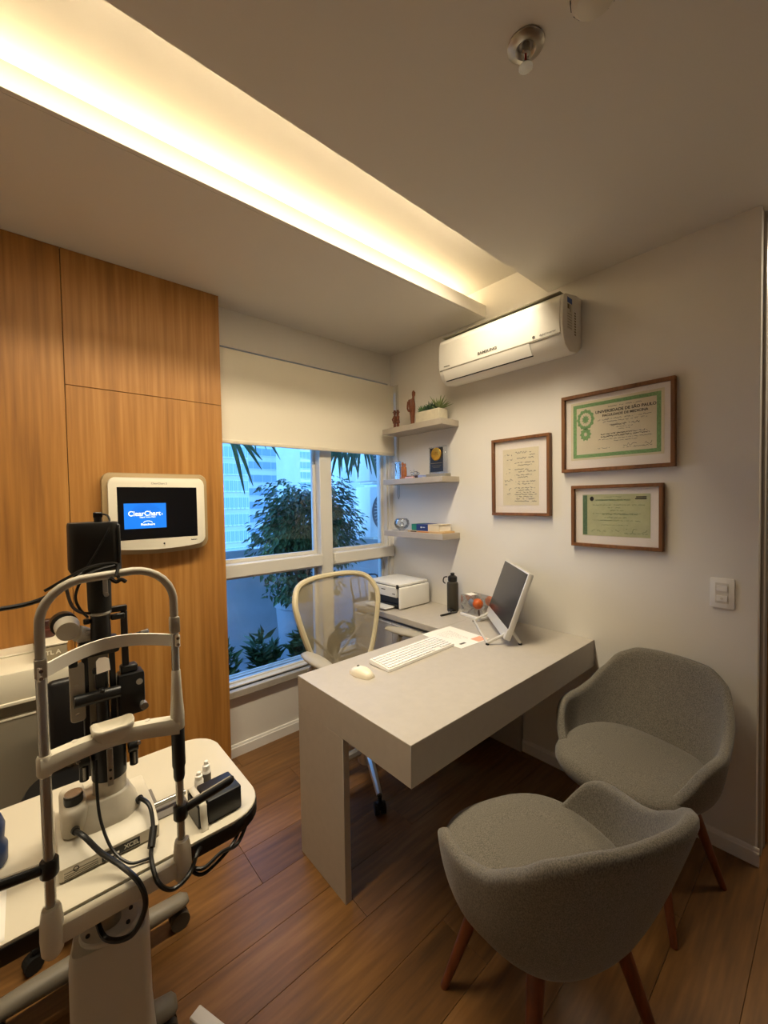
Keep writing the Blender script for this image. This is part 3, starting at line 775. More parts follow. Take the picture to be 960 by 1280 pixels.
facade('low_block', 'low pale block standing beside the balcony tower', 456, 500, zt(575, 66), 66, BW[0], 8, 8, 0, 1.4, 1.5, 2.7, zt(600, 66))
b = B(); b.box(-120, 160, 6, 190, -40.3, -40.0); struct('floor_street', b, mat('street_asphalt', '#6f747a', 0.9, var=0.05, scale=.2), 'street far below')
# ================================================================== WALL AND CEILING ITEMS
def on_wall(yc, zc, x=0.0): return axisM((x, yc, zc), (0, -1, 0), (0, 0, 1), (-1, 0, 0))
def framed(name, label, y0, y1, z0, z1, fw, mat_ins):
    """y0 = edge towards the window, y1 = edge towards the doorway"""
    yc, zc = (y0+y1)/2, (z0+z1)/2; Wd, Hh = abs(y1-y0), z1-z0
    t = thing(name, label, 'picture frame', (0, yc, z0), group='framed papers on the wall')
    M = on_wall(yc, zc)
    for u0, u1, v0, v1 in ((-Wd/2, Wd/2, Hh/2-fw, Hh/2), (-Wd/2, Wd/2, -Hh/2, -Hh/2+fw), (-Wd/2, -Wd/2+fw, -Hh/2+fw, Hh/2-fw), (Wd/2-fw, Wd/2, -Hh/2+fw, Hh/2-fw)):
        b = B(); b.box(u0, u1, v0, v1, 0.001, 0.030, 0.0015, 1, M=M); part('frame_rail', b, FRAMEW, t, W=True)
    b = B(); b.box(-Wd/2+fw, Wd/2-fw, -Hh/2+fw, Hh/2-fw, 0.001, 0.012, M=M); mt = part('mat_board', b, MATB, t, W=True)
    b = B(); b.box(-Wd/2+fw, Wd/2-fw, -Hh/2+fw, Hh/2-fw, 0.0215, 0.023, M=M); part('picture_glass', b, clear('picture_glass', (1, 1, 1, 1), 0.35, 0.05) if 'picture_glass' not in MATS else MATS['picture_glass'], t, W=True)
    return t, M, mt
def lines(mt, M, specs, seed, material, name='script_lines', wd=.0014):
    r = random.Random(seed); b = B()
    for u0, u1, v, h in specs: scribble(b, u0, u1, v, h, r, M @ Matrix.Translation((0, 0, 0.0140)), wd=wd)
    return part(name, b, material, mt, W=True, kind='stuff', smooth=0, recalc=False)
CREAM = mat('diploma_cream', '#e9dfc4', 0.8, var=0.03, scale=20); GREEN = mat('diploma_green', '#86b076', 0.7, var=0.25, scale=160); PGREEN = mat('diploma_pale_green', '#c3c69d', 0.8, var=0.06, scale=30); DGREEN = mat('diploma_band', '#5d7a5c', 0.7, var=0.2, scale=120)
GINK = mat('ink_green', '#3e6b47', 0.8)
# handwritten sheet
t, M, mt = framed('framed_letter', 'upright wooden frame around a handwritten letter', -0.918, -1.280, 1.372, 1.821, 0.017, None)
b = B(); b.box(-.112, .112, -.165, .16, .012, .0135, M=M); sheet = part('letter_sheet', b, CREAM, t, W=True)
sp = [(-.10, -.05, .125, .012), (-.03, .07, .135, .014), (.05, .10, .12, .008), (-.085, -.05, .1, .01), (-.02, .095, .103, .01)]
for i, v in enumerate((.078, .064, .04, .027, .008, -.005, -.03, -.043)): sp.append((-.035+.02*(i % 2), .095-.02*((i*7) % 3), v, .007))
for i in range(7): sp.append((-.035+.004*(i % 3), .10-.012*((i*5) % 3), -.066-.0125*i, .008))
sp += [(-.095, -.05, .05, .02), (-.09, -.06, .02, .016), (-.10, -.045, -.02, .02), (-.105, -.06, -.045, .012), (-.09, -.05, -.075, .024), (-.085, -.06, -.1, .012)]
lines(sheet, M, sp, 3, INK, 'handwriting', .0022)
# university diploma
t, M, mt = framed('framed_diploma', 'large wooden frame around a diploma with a bright green border', -1.345, -1.842, 1.600, 1.990, 0.017, None)
b = B(); b.box(-.205, .205, -.135, .155, .012, .0132, M=M); sheet = part('diploma_sheet', b, CREAM, t, W=True)
b = B()
for u0, u1, v0, v1 in ((-.193, .193, .126, .143), (-.193, .193, -.125, -.108), (-.193, -.176, -.108, .126), (.176, .193, -.108, .126)): flat(b, u0, u1, v0, v1, M, .0136)
part('green_border', b, GREEN, sheet, W=True, smooth=0)
def rosette(b, u, v, r0, r1, n, M, w=.0137):
    pts = [(u, v)]+[(u+(r0 if i % 2 else r1)*math.cos(math.pi*i/n), v+(r0 if i % 2 else r1)*1.2*math.sin(math.pi*i/n)) for i in range(2*n)]
    b.raw([M @ Vector((p[0], p[1], w)) for p in pts], [(0, 1+i, 1+(i+1) % (2*n)) for i in range(2*n)])
b = B(); rosette(b, -.132, .066, .038, .044, 12, M); part('emblem_rosette', b, GREEN, sheet, W=True, smooth=0)
b = B(); rosette(b, -.132, -.008, .022, .029, 10, M); part('emblem_rosette', b, GREEN, sheet, W=True, smooth=0)
b = B(); rosette(b, -.132, .066, .026, .029, 16, M, .0140); part('emblem_disc', b, CREAM, sheet, W=True, smooth=0)
b = B(); rosette(b, -.132, .066, .012, .019, 9, M, .0143); part('emblem_core', b, GREEN, sheet, W=True, smooth=0)
b = B(); rosette(b, -.132, -.008, .006, .010, 8, M, .0140); part('emblem_core', b, CREAM, sheet, W=True, smooth=0)
def wtxt(s, size, u, v, mtx, sx=1.0, bold=.0003, material=INK): text(s, size, material, sheet, M @ Matrix.Translation((u, v, .0138)), 'lettering', bold=bold, depth=.0001, sx=sx)
lines(sheet, M, [(-.03, .12, .112, .005)], 31, INK, 'small_heading')
wtxt('UNIVERSIDADE DE SÃO PAULO', .0185, .045, .092, M, 1.0, .0005)
wtxt('FACULDADE DE MEDICINA', .016, .045, .072, M, 1.0, .0004)
lines(sheet, M, [(-.075, .16, .053, .006), (-.05, .14, .041, .006), (-.02, .11, .022, .014), (.01, .08, .010, .004), (.02, .07, .0, .005), (-.06, .14, -.018, .008), (-.06, .15, -.030, .008), (-.075, .16, -.043, .005), (0, .1, -.055, .005), (-.09, -.02, -.085, .006), (.04, .16, -.078, .016), (.04, .16, -.09, .005)], 9, INK)
lines(sheet, M, [(-.06, .14, -.0185, .006), (-.06, .15, -.0305, .006), (-.02, .11, .0225, .010)], 19, INK, 'bold_script', .002)
# smaller certificate
t, M, mt = framed('framed_certificate', 'smaller wooden frame around a pale green certificate, below the diploma', -1.394, -1.798, 1.224, 1.531, 0.016, None)
b = B(); b.box(-.150, .150, -.097, .107, .012, .0132, M=M); sheet = part('certificate_sheet', b, PGREEN, t, W=True)
b = B(); flat(b, -.148, -.127, -.093, .103, M, .0136); part('side_band', b, DGREEN, sheet, W=True, smooth=0)
b = B(); rosette(b, -.105, .086, .009, .010, 10, M); part('crest', b, INK, sheet, W=True, smooth=0)
b = B(); flat(b, .088, .135, .081, .087, M, .0136); part('stamp_bar', b, INK, sheet, W=True, smooth=0)
b = B(); flat(b, .092, .135, .089, .095, M, .0136); part('stamp_bar', b, INK, sheet, W=True, smooth=0)
wtxt('UNIVERSIDADE FEDERAL DE SÃO PAULO', .0085, -.01, .079, M, 1.0, .0002, GINK)
lines(sheet, M, [(-.05, .03, .094, .004), (-.10, .13, .055, .004), (-.03, .03, .042, .006), (-.035, .04, .028, .006), (-.1, .11, .013, .004), (-.06, .1, .009, .004), (-.045, .055, -.006, .007), (-.10, .11, -.02, .005), (-.06, .06, -.042, .004), (-.11, -.04, -.072, .010), (-.02, .03, -.068, .010), (.05, .14, -.066, .02), (.03, .14, -.08, .005)], 23, GINK)

# light switch plate
t = thing('light_switch', 'white switch plate with two rockers on the wall above the far tub chair', 'light switch', (0, -2.0, 1.008))
M = on_wall(-2.0, 1.070)
b = B(); b.prism(rrect(-.039, .039, -.061, .061, .005), .0005, .008, M, .0025, 2); pl_ = part('plate', b, WHITE, t, W=True)
b = B(); b.prism(rrect(-.022, .022, -.042, .042, .003), .008, .0088, M); part('inset', b, mat('switch_inset', '#d9d3c8', 0.5), pl_, W=True)
for v in (.021, -.021):
    b = B(); b.prism(rrect(-.0175, .0175, v-.0115, v+.0115, .002), .0088, .012, M, .001, 1); part('rocker', b, WHITE, t, W=True)
b = B(); b.cyl(M @ Vector((0, -.021, .012)), M @ Vector((0, -.021, .0135)), .005); part('indicator', b, mat('switch_inset', '#d9d3c8', .5), t, W=True)

# ceiling: sprinkler head and smoke detector
sc = at(657, 56, Z=H)
t = thing('sprinkler', 'chrome fire sprinkler head hanging from the ceiling', 'sprinkler', (sc.x, sc.y, H-.06))
b = B(); b.lathe([(.042, 0), (.043, -.004), (.036, -.010), (.024, -.013), (.018, -.008), (.016, -.004)], (sc.x, sc.y, H), 28, cap=False); part('escutcheon', b, STEEL, t, W=True)
b = B(); b.cyl((sc.x, sc.y, H), (sc.x, sc.y, H-.022), .010); part('body', b, CHROME, t, W=True)
b = B()
for s in (-1, 1): b.tube(smooth_path([(sc.x+s*.009, sc.y, H-.02), (sc.x+s*.014, sc.y, H-.035), (sc.x+s*.004, sc.y, H-.052)], 4), .0025, 6)
part('frame_arms', b, CHROME, t, W=True)
b = B(); b.cyl((sc.x, sc.y, H-.022), (sc.x, sc.y, H-.048), .003, seg=8); part('bulb', b, mat('sprinkler_bulb', '#9c2a1c', 0.2), t, W=True)
b = B(); b.lathe([(.004, 0), (.016, -.001), (.017, -.003), (.004, -.004)], (sc.x, sc.y, H-.051), 16); part('deflector', b, CHROME, t, W=True)
sc = at(744, -24, Z=H)
t = thing('smoke_detector', 'round cream smoke detector on the ceiling beside the sprinkler', 'smoke detector', (sc.x, sc.y, H-.05))
b = B(); b.lathe([(.055, 0), (.055, -.010), (.050, -.014)], (sc.x, sc.y, H), 28); part('base', b, BEIGE, t, W=True)
b = B(); b.lathe([(.048, -.014), (.047, -.030), (.036, -.043), (.012, -.047), (.001, -.047)], (sc.x, sc.y, H), 28); hd = part('head', b, BEIGE, t, W=True)
for k in range(10):
    a = R(36*k); b = B(); b.box(.0455, .0485, -.009, .009, -.028, -.020, M=Matrix.Translation((sc.x, sc.y, H)) @ Matrix.Rotation(a, 4, 'Z')); part('vent_slot', b, BLACKM, hd, W=True)

# vision chart screen on the oak wall
t = thing('chart_screen', 'wall-mounted vision chart display with a cream bezel and a small blue picture', 'screen', (-1.665, YW, 1.25))
cY = YW-.055
MX = axisM((-1.665, cY, 1.437), (1, 0, 0), (0, 0, 1), (0, -1, 0))
def bowed(wd, ht, bow, r=.03):
    """rounded rectangle with bowed lower edge"""
    out = []
    for x, yv in rrect(-wd/2, wd/2, -ht/2, ht/2, r, 6): out.append((x, yv-(bow*(1-(2*x/wd)**2) if yv < 0 else -bow*.25*(1-(2*x/wd)**2))))
    bot = [(-wd/2+r+(wd-2*r)*i/8, -ht/2-bow*(1-((-wd/2+r+(wd-2*r)*i/8)*2/wd)**2)) for i in range(1, 8)]
    k = next(i for i, p in enumerate(out) if i >= 20)
    return out[:21]+bot+out[21:]
b = B(); b.prism(bowed(.405, .318, .016, .028), -.006, .016, MX, .005, 2); bz = part('bezel', b, mat('screen_bezel', '#e6dfcd', 0.4), t, W=True)
b = B(); b.prism(bowed(.445, .362, .016, .034), -.046, -.006, MX, .006, 2); part('rear_housing', b, mat('screen_housing', '#a89068', 0.5), t, W=True)
b = B(); b.box(-.08, .08, -.08, .08, -.0545, -.046, M=MX); part('wall_mount', b, BLACKM, t, W=True)
b = B(); b.box(-.170, .166, -.124, .116, .016, .0168, M=MX); scr = part('screen_glass', b, mat('screen_black', '#08090c', 0.18), t, W=True)
# lit picture
pic = bpy.data.materials.new('screen_picture'); pic.use_nodes = True
pb = pic.node_tree.nodes['Principled BSDF']; pb.inputs['Base Color'].default_value = (0.0, 0.05, 0.2, 1); pb.inputs['Emission Color'].default_value = lin('#1276e6'); pb.inputs['Emission Strength'].default_value = 0.85
b = B(); b.box(-.146, .026, -.074, .042, .0169, .0172, M=MX); pc_ = part('lit_picture', b, pic, scr, W=True)
glow = mat('screen_white', '#ffffff', 0.5, emit='#e8f2ff', estr=0.9); deep = mat('screen_deep_blue', '#06306a', 0.4, emit='#0b3f96', estr=0.8)
def screen_part(name, bb, material): return part(name, bb, material, scr, W=True, smooth=0)
b = B()
for q in range(9):
    rr_ = .020+.005*q; n_ = 7+q
    for i in range(n_):
        a = R(22+136*(i+.5)/n_); u, v = -.058+rr_*1.05*math.cos(a), -.012+rr_*.85*math.sin(a)
        b.box(u-.0018, u+.0018, v-.0012, v+.0012, .01725, .0174, M=MX)
o = screen_part('dotted_arc', b, deep); o['kind'] = 'stuff'
text('ClearChart', .0315, glow, scr, MX @ Matrix.Translation((-.064, -.006, .0175)), 'screen_lettering', bold=.0002, sx=.92)
text('2', .012, glow, scr, MX @ Matrix.Translation((.008, -.010, .0175)), 'screen_lettering')
text('Digital Vision Chart', .0085, glow, scr, MX @ Matrix.Translation((-.052, -.022, .0175)), 'screen_lettering', sx=.95)
text('Reichert', .0135, glow, scr, MX @ Matrix.Translation((-.052, -.056, .0175)), 'screen_lettering', bold=.0002, sx=1.25)
b = B(); b.ribbon([MX @ Vector((-.052+.02*math.cos(R(a)), -.052+.012*math.sin(R(a)), .0175)) for a in range(20, 161, 14)], .002, (0, -1, 0)); screen_part('logo_arc', b, glow)
text('ClearChart 2', .0125, DK, bz, MX @ Matrix.Translation((.0, .134, .0163)), 'bezel_lettering')
text('Reichert', .008, INK, bz, MX @ Matrix.Translation((.148, -.141, .0163)), 'bezel_lettering', bold=.0003)
b = B(); b.lathe([(.0038, .0165), (.0038, .018)], seg=12, M=MX @ Matrix.Translation((.014, -.150, 0))); part('sensor', b, BLACK, t, W=True)
b = B(); b.cyl(MX @ Vector((.014, -.19, -.03)), MX @ Vector((.014, -.20, -.03)), .005); part('rear_knob', b, BLACK, t, W=True)

# ================================================================== SHELF ITEMS
CARV = mat('carved_wood', '#6e3a1c', 0.55, var=0.25, scale=60); CARV2 = mat('carved_wood_light', '#a8622c', 0.5, var=0.2, scale=50)
z = SHELVES[0][1]
# carved couple
px_, py_ = -.105, -.17
t = thing('carved_couple', 'small dark carved wooden couple with hats on the highest shelf', 'figurine', (px_, py_, z))
for s, hh in ((-1, 1.0), (1, .93)):
    b = B(); ox, oy = 0.004*s, -.012*s
    for q in (-1, 1): b.tube([(ox, oy+q*.006, 0), (ox, oy+q*.005, .045*hh)], [.006, .006], 7)
    b.lathe([(.006, .04), (.016, .045), (.011, .07), (.013, .09), (.006, .098), (.009, .108), (.009, .120), (.004, .124)], (ox, oy, 0), 10)
    b.tube([(ox, oy-.012, .088*hh), (ox-.012, oy-.016, .068), (ox-.016, oy-.004, .058)], .0045, 6); b.tube([(ox, oy+.012, .088*hh), (ox-.012, oy+.014, .07), (ox-.016, oy+.004, .06)], .0045, 6)
    f = part('figure', b, CARV, t)
    b = B(); b.lathe([(.016, .120), (.016, .123), (.009, .125), (.008, .136), (.002, .138)], (ox, oy, 0), 12); part('hat', b, CARV, f)
# tall carved figure
t = thing('carved_figure', 'tall slender carved wooden figure with crossed arms on the highest shelf', 'figurine', (-.085, -.315, z))
rings = []
for zz, rx, ry, oy in ((0, .016, .014, 0), (.03, .014, .013, 0), (.07, .018, .015, 0), (.12, .024, .02, .002), (.16, .028, .022, .006), (.185, .026, .02, .008), (.193, .010, .009, -.008), (.205, .008, .008, -.011), (.215, .012, .011, -.013), (.235, .013, .012, -.014), (.248, .004, .004, -.012)):
    rings.append([(rx*math.cos(2*math.pi*k/14), oy+ry*math.sin(2*math.pi*k/14), zz) for k in range(14)])
b = B(); b.loft(rings); part('body', b, CARV, t)
for s in (-1, 1):
    b = B(); b.tube(smooth_path([(-.012, s*.024+.006, .178), (-.018, s*.026+.004, .13), (-.024, s*.008, .105), (-.026, -s*.006, .14)], 4), .006, 7); part('arm', b, CARV, t)
# succulents in a cream box planter
t = thing('succulent_planter', 'cream rectangular planter of green succulents on the highest shelf', 'plant pot', (-.095, -.50, z))
b = B(); b.box(-.045, .045, -.105, .105, 0, .075, .003, 1); part('planter_box', b, mat('planter_cream', '#cfc6ae', 0.75, var=0.06, scale=40), t)
b = B(); b.box(-.04, .04, -.10, .10, .070, .0765); part('soil', b, SOIL, t)
r = random.Random(2)
for oy, kind, L in ((.075, 0, .055), (.045, 0, .06), (.01, 1, .07), (-.02, 1, .075), (-.065, 2, .105)):
    b = B()
    for i in range(22 if kind < 2 else 26):
        a = r.uniform(0, 2*math.pi); e = r.uniform(.25, 1.35); LL = L*r.uniform(.6, 1)
        d = Vector((math.cos(a)*math.cos(e), math.sin(a)*math.cos(e), math.sin(e))); p = Vector((0, oy, .074)); wv = .007 if kind < 2 else .0045
        b.tube([p, p+d*LL*.5, p+d*LL], [wv*.7, wv, .0006], 5)
    part('succulent', b, (LEAF2, mat('succulent_dark', '#2f4a33', .5, var=.2, scale=40), mat('succulent_pale', '#7d8c58', .5, var=.2, scale=40))[kind], t)
# middle shelf
z = SHELVES[1][1]
t = thing('glass_block', 'clear glass block with a small engraved dark figure on the middle shelf', 'ornament', (-.085, -.135, z))
b = B(); b.box(-.022, .022, -.035, .035, 0, .135, .003, 1); part('block', b, ACRYL, t)
b = B(); b.tube(smooth_path([(0, .003, .03), (0, -.004, .06), (0, .004, .095), (0, 0, .118)], 4), [.002]*4+[.0035]*4+[.003]*4+[.002], 6); b.tube([(0, -.014, .118), (0, .014, .118)], .0022, 6); part('engraved_figure', b, BLACKM, t)
t = thing('wooden_carving', 'orange-brown carved wooden pair standing together on the middle shelf', 'figurine', (-.09, -.225, z))
b = B(); b.box(-.016, .016, -.026, .026, 0, .014, .002, 1); part('base', b, CARV2, t)
for s, hh in ((-1, .115), (1, .125)):
    b = B(); b.lathe([(.011, .012), (.013, .04), (.012, hh*.72), (.006, hh*.78), (.009, hh*.86), (.008, hh*.95), (.002, hh)], (0, s*.012, 0), 10); part('figure', b, CARV2, t)
t = thing('glass_miniature', 'dark wood base carrying tiny clear glass animals on the middle shelf', 'ornament', (-.105, -.345, z))
b = B(); b.box(-.028, .028, -.052, .052, 0, .020, .002, 1); part('base', b, mat('dark_wood', '#3b2015', .5, var=.2, scale=40), t)
for oy, sc_ in ((.022, 1), (-.012, 1.1), (-.036, .8)):
    b = B(); b.sph((0, oy, .020+.016*sc_), .013*sc_, (.8, 1.2, .9), 10, 7); b.sph((0, oy+.014*sc_, .020+.032*sc_), .007*sc_, (1, 1, 1), 8, 6)
    for q in (-1, 1): b.cyl((0, oy+q*.008*sc_, .0195), (0, oy+q*.006*sc_, .030), .0028, seg=6)
    part('glass_animal', b, ACRYL, t)
b = B(); b.box(-.145, -.10, -.455, -.415, z, z+.018, .002, 1); solo('blue_box', b, mat('pale_blue_box', '#9ba8d8', .5), 'tiny pale blue box beside the medal plaque', 'box')
b = B(); b.box(-.155, -.13, -.375, -.30, z, z+.012, .002, 1); solo('pink_case', b, mat('pale_pink', '#d9b4b4', .5), 'flat pale pink case in front of the glass animals', 'case')
t = thing('medal_plaque', 'acrylic plaque with a round gold medal on a black panel, middle shelf', 'award', (-.085, -.545, z))
b = B(); b.box(-.028, .028, -.085, .085, 0, .022, .002, 1); part('base', b, mat('grey_base', '#8c877c', .4), t)
b = B(); b.box(-.012, .012, -.072, .072, .022, .20, .002, 1); part('acrylic_slab', b, ACRYL, t)
b = B(); b.box(-.0165, -.0125, -.054, .056, .034, .192); blk = part('black_panel', b, BLACK, t)
GOLD = mat('gold', '#c39335', .32, .9, var=.15, scale=60, bump=.4, bscale=150)
MP = axisM((-.0165, .0, .150), (0, -1, 0), (0, 0, 1), (-1, 0, 0))
b = B(); b.lathe([(.043, 0), (.043, .003), (.040, .005), (.037, .004), (.001, .004)], seg=36, M=MP); part('medal', b, GOLD, t)
text('USC', .024, mat('gold_dark', '#8a6320', .4, .8), t, MP @ Matrix.Translation((0, .004, .0045)), 'medal_lettering', depth=.0006, W=False, bold=.0006)
b = B(); flat(b, -.05, .048, -.058, -.060, MP, .0005); flat(b, -.04, .04, -.076, -.0775, MP, .0005); flat(b, -.03, .03, -.086, -.0872, MP, .0005); b2 = part('engraved_line', b, mat('engraved_gold', '#9a8350', .5), blk)
b2['kind'] = 'stuff'
# lowest shelf
z = SHELVES[2][1]
t = thing('glass_bowl', 'clear glass bowl ornament on the lowest shelf', 'bowl', (-.095, -.20, z))
b = B(); b.lathe([(.018, 0), (.022, .006), (.045, .022), (.056, .048), (.052, .072), (.040, .086), (.037, .085), (.048, .070), (.051, .048), (.040, .025), (.002, .010)], seg=24, cap=False); part('bowl', b, ACRYL, t, smooth=80)
b = B(); b.sph((-.01, -.01, .045), .016, (1, 1, 1)); part('glass_bead', b, ACRYL, t)
NAVY = mat('book_navy', '#1b2c6b', .45); BGREEN = mat('book_green', '#1f7a5a', .45); BCREAM = mat('book_cream', '#d9c9a8', .6)
by0, by1 = -.35, -.60
t = thing('boxed_book', 'thick book with a green, navy and cream spine lying on the lowest shelf', 'book', (-.085, -.475, z+.012))
b = B(); b.box(-.140, -.025, by1+.004, by0-.002, z+.0135, z+.0525); part('page_block', b, PAPER, t, W=True)
for nm, m_, a0, a1 in (('green_cover', BGREEN, by0, by0-.045), ('navy_cover', NAVY, by0-.045, by0-.152), ('cream_cover', BCREAM, by0-.152, by1)):
    b = B(); b.box(-.145, -.141, a1, a0, z+.0125, z+.0545); b.box(-.145, -.02, a1, a0, z+.0535, z+.0555); b.box(-.145, -.02, a1, a0, z+.0115, z+.0130); part(nm, b, m_, t, W=True)
b = B(); b.box(-.1455, -.1450, -.445, -.435, z+.030, z+.040); b.box(-.1455, -.1450, -.475, -.452, z+.033, z+.037); o = part('spine_print', b, WHITE, t, W=True); o['kind'] = 'stuff'
b = B(); b.box(-.160, -.03, -.635, -.325, z, z+.0112, .001, 1); b2 = b
t = thing('thin_book', 'thin book with a light orange spine under the boxed book', 'book', (-.095, -.48, z))
part('cover', b2, mat('book_tan', '#c9a878', .6), t, W=True)
b = B(); b.box(-.1606, -.160, -.52, -.42, z+.003, z+.009); part('orange_band', b, mat('book_orange', '#d0803c', .5), t, W=True)
b = B(); b.box(-.1606, -.160, -.41, -.355, z+.003, z+.009); part('black_band', b, BLACK, t, W=True)

# ================================================================== DESK ITEMS
DZ = .75
# all-in-one computer, back to the doorway, screen to the mesh chair
a_ = R(44); N_ = Vector((-.415, -1.243, 0)); wM, hM, tl = .452, .345, R(20)
side = Vector((math.sin(a_), math.cos(a_), 0)); nrm = Vector((-math.cos(a_), math.sin(a_), 0)); upv = Vector((0, 0, 1))*math.cos(tl)-nrm*math.sin(tl); fn = side.cross(upv); fn = fn if fn.dot(nrm) > 0 else -fn
t = thing('desktop_computer', 'silver all-in-one computer with dark screen on the desk near the wall', 'computer', N_+Vector((0, 0, DZ)))
MM = axisM(N_+side*wM/2+Vector((0, 0, .787)), -side, upv, fn)
SIL = mat('silver_plastic', '#d3d0c8', .35, .15)
b = B(); b.box(-wM/2, wM/2, 0, hM, -.030, -.002, .006, 2, M=MM); part('housing', b, SIL, t, W=True)
b = B(); b.box(-wM/2+.001, wM/2-.001, .001, .052, -.004, .001, .001, 1, M=MM); part('chin', b, SIL, t, W=True)
b = B(); b.box(-wM/2+.008, wM/2-.008, .054, hM-.008, -.003, .0005, M=MM); part('screen', b, mat('screen_grey', '#2b2a2c', .22), t, W=True)
b = B(); b.box(-.05, .05, .1, .2, -.05, -.03, .008, 2, M=MM); part('rear_boss', b, SIL, t, W=True)
for q in (.035, wM-.035):
    base = N_+side*q
    top = base-nrm*.035+Vector((0, 0, .835))
    b = B(); b.tube([base+nrm*.075+Vector((0, 0, DZ+.009)), base-nrm*.006+Vector((0, 0, .80)), top], .0075, 8); part('front_foot', b, SIL, t, W=True)
    b = B(); b.tube([top, base-nrm*.085+Vector((0, 0, DZ+.009))], .0075, 8); part('rear_foot', b, SIL, t, W=True)
    b = B()
    for e_ in (.075, -.085): b.cyl(base+nrm*e_+Vector((0, 0, DZ+.0005)), base+nrm*e_+Vector((0, 0, DZ+.008)), .009, seg=10)
    part('rubber_tip', b, RUBBER, t, W=True)
b = B(); b.cyl(N_+side*.035+nrm*.075+Vector((0, 0, DZ+.007)), N_+side*(wM-.035)+nrm*.075+Vector((0, 0, DZ+.007)), .0065, seg=10); part('front_bar', b, SIL, t, W=True)
b = B(); b.tube(smooth_path([MM @ Vector((-.10, .06, -.03)), MM @ Vector((-.11, .04, -.05)), N_+side*.3-nrm*.10+Vector((0, 0, DZ+.012)), Vector((-.012, -1.06, DZ+.010))], 6), .003, 6); part('power_cable', b, BLACK, t, W=True)
# keyboard
k0, k1 = at(463, 828, Z=DZ+.012), at(547, 799, Z=DZ+.012)
ang = math.atan2(k1.y-k0.y, k1.x-k0.x)
t = thing('keyboard', 'white slim keyboard lying on the desk', 'keyboard', ((-1.02-.575)/2, -1.005, DZ), R(1.5))
b = B(); b.raw([(-.222, -.065, .002), (.222, -.065, .002), (.222, .065, .004), (-.222, .065, .004), (-.220, -.063, .012), (.220, -.063, .012), (.220, .063, .022), (-.220, .063, .022)], [(3, 2, 1, 0), (4, 5, 6, 7), (0, 1, 5, 4), (1, 2, 6, 5), (2, 3, 7, 6), (3, 0, 4, 7)]); part('case', b, WHITE, t, smooth=0)
b = B()
for r_ in range(6):
    for c_ in range(21):
        if c_ in (15, 16) and r_ == 0: continue
        if r_ == 0 and 4 <= c_ <= 8:
            if c_ == 4: x0, x1 = -.212+4*.0202, -.212+9*.0202-.003
            else: continue
        else: x0, x1 = -.212+c_*.0202, -.212+c_*.0202+.0172
        yv = -.056+r_*.0192; zz = .0125+.010*(yv+.063)/.126
        b.box(x0, x1, yv, yv+.0158, zz, zz+.0045)
o = part('keys', b, mat('key_white', '#f4f2ee', .4), t, kind='stuff', smooth=0)
b = B()
for sx in (-.19, .19): b.box(sx-.012, sx+.012, -.058, -.050, 0, .0025); b.box(sx-.012, sx+.012, .050, .058, 0, .0045)
part('rubber_feet', b, RUBBER, t, kind='stuff')
# mouse
t = thing('computer_mouse', 'cream wireless mouse on the desk beside the keyboard', 'mouse', (-1.115, -1.015, DZ), R(100))
rings = []
for q in range(9):
    u = q/8; x = -.055+.11*u; hw = .031*math.sin(math.pi*(.07+.86*u))**.4; hh = .036*math.sin(math.pi*(.10+.80*u))**.65
    rings.append([(x, hw*math.cos(math.pi*k/10), .001+hh*math.sin(math.pi*k/10)**.75) for k in range(11)])
b = B(); b.loft(rings); part('body', b, mat('mouse_cream', '#f0e6d0', .35), t, smooth=70)
b = B(); b.cyl((.020, -.0035, .0325), (.020, .0035, .0325), .006, seg=12); part('wheel', b, DK, t)
# paper sheet
c4 = [at(531, 795, Z=DZ), at(560, 782.5, Z=DZ), at(609, 798, Z=DZ), at(578, 810, Z=DZ)]
ctr = sum(c4, Vector())/4
e1 = (c4[2]-c4[1]).normalized(); e2 = Vector((-e1.y, e1.x, 0))
t = thing('paper_sheet', 'printed white sheet with an orange corner mark on the desk', 'paper', (ctr.x, ctr.y, DZ), math.atan2(e1.y, e1.x))
L_, W_ = (c4[2]-c4[1]).length, abs((c4[0]-c4[1]).dot(e2))
b = B(); b.box(-L_/2, L_/2, -W_/2, W_/2, .0002, .0010); part('sheet', b, PAPER, t)
b = B(); flat(b, L_/2-.06, L_/2-.006, .03, W_/2-.008, Matrix(), .0012); part('orange_mark', b, mat('orange_print', '#f0a888', .7), t)
b = B(); flat(b, L_/2-.05, L_/2-.035, -.07, -.03, Matrix(), .0012); part('stamp', b, DK, t)
b = B(); r = random.Random(4)
for i in range(9): scribble(b, -.09, -.09+r.uniform(.06, .16), -.05+.012*i, .003, r, Matrix.Translation((0, 0, .0012)), wd=.0012)
part('print_lines', b, DK, t, kind='stuff', smooth=0, recalc=False)
# bottle
t = thing('water_bottle', 'dark olive insulated water bottle with a loop lid, beside the printer', 'bottle', (-.085, -.655, DZ))
OLIVE = mat('bottle_olive', '#3f3a2e', .5, .2)
b = B(); b.lathe([(.034, 0), (.0365, .004), (.0365, .175), (.034, .186), (.026, .192), (.026, .197)], seg=28); part('body', b, OLIVE, t)
b = B(); b.lathe([(.029, .196), (.030, .200), (.030, .222), (.020, .230), (.013, .232), (.013, .246), (.011, .248)], seg=24); lid = part('lid', b, BLACK, t)
b = B(); b.tube(smooth_path([(-.02, .026, .222), (-.03, .045, .216), (-.032, .05, .19), (-.028, .036, .178)], 5), .004, 7); part('loop', b, BLACK, lid)
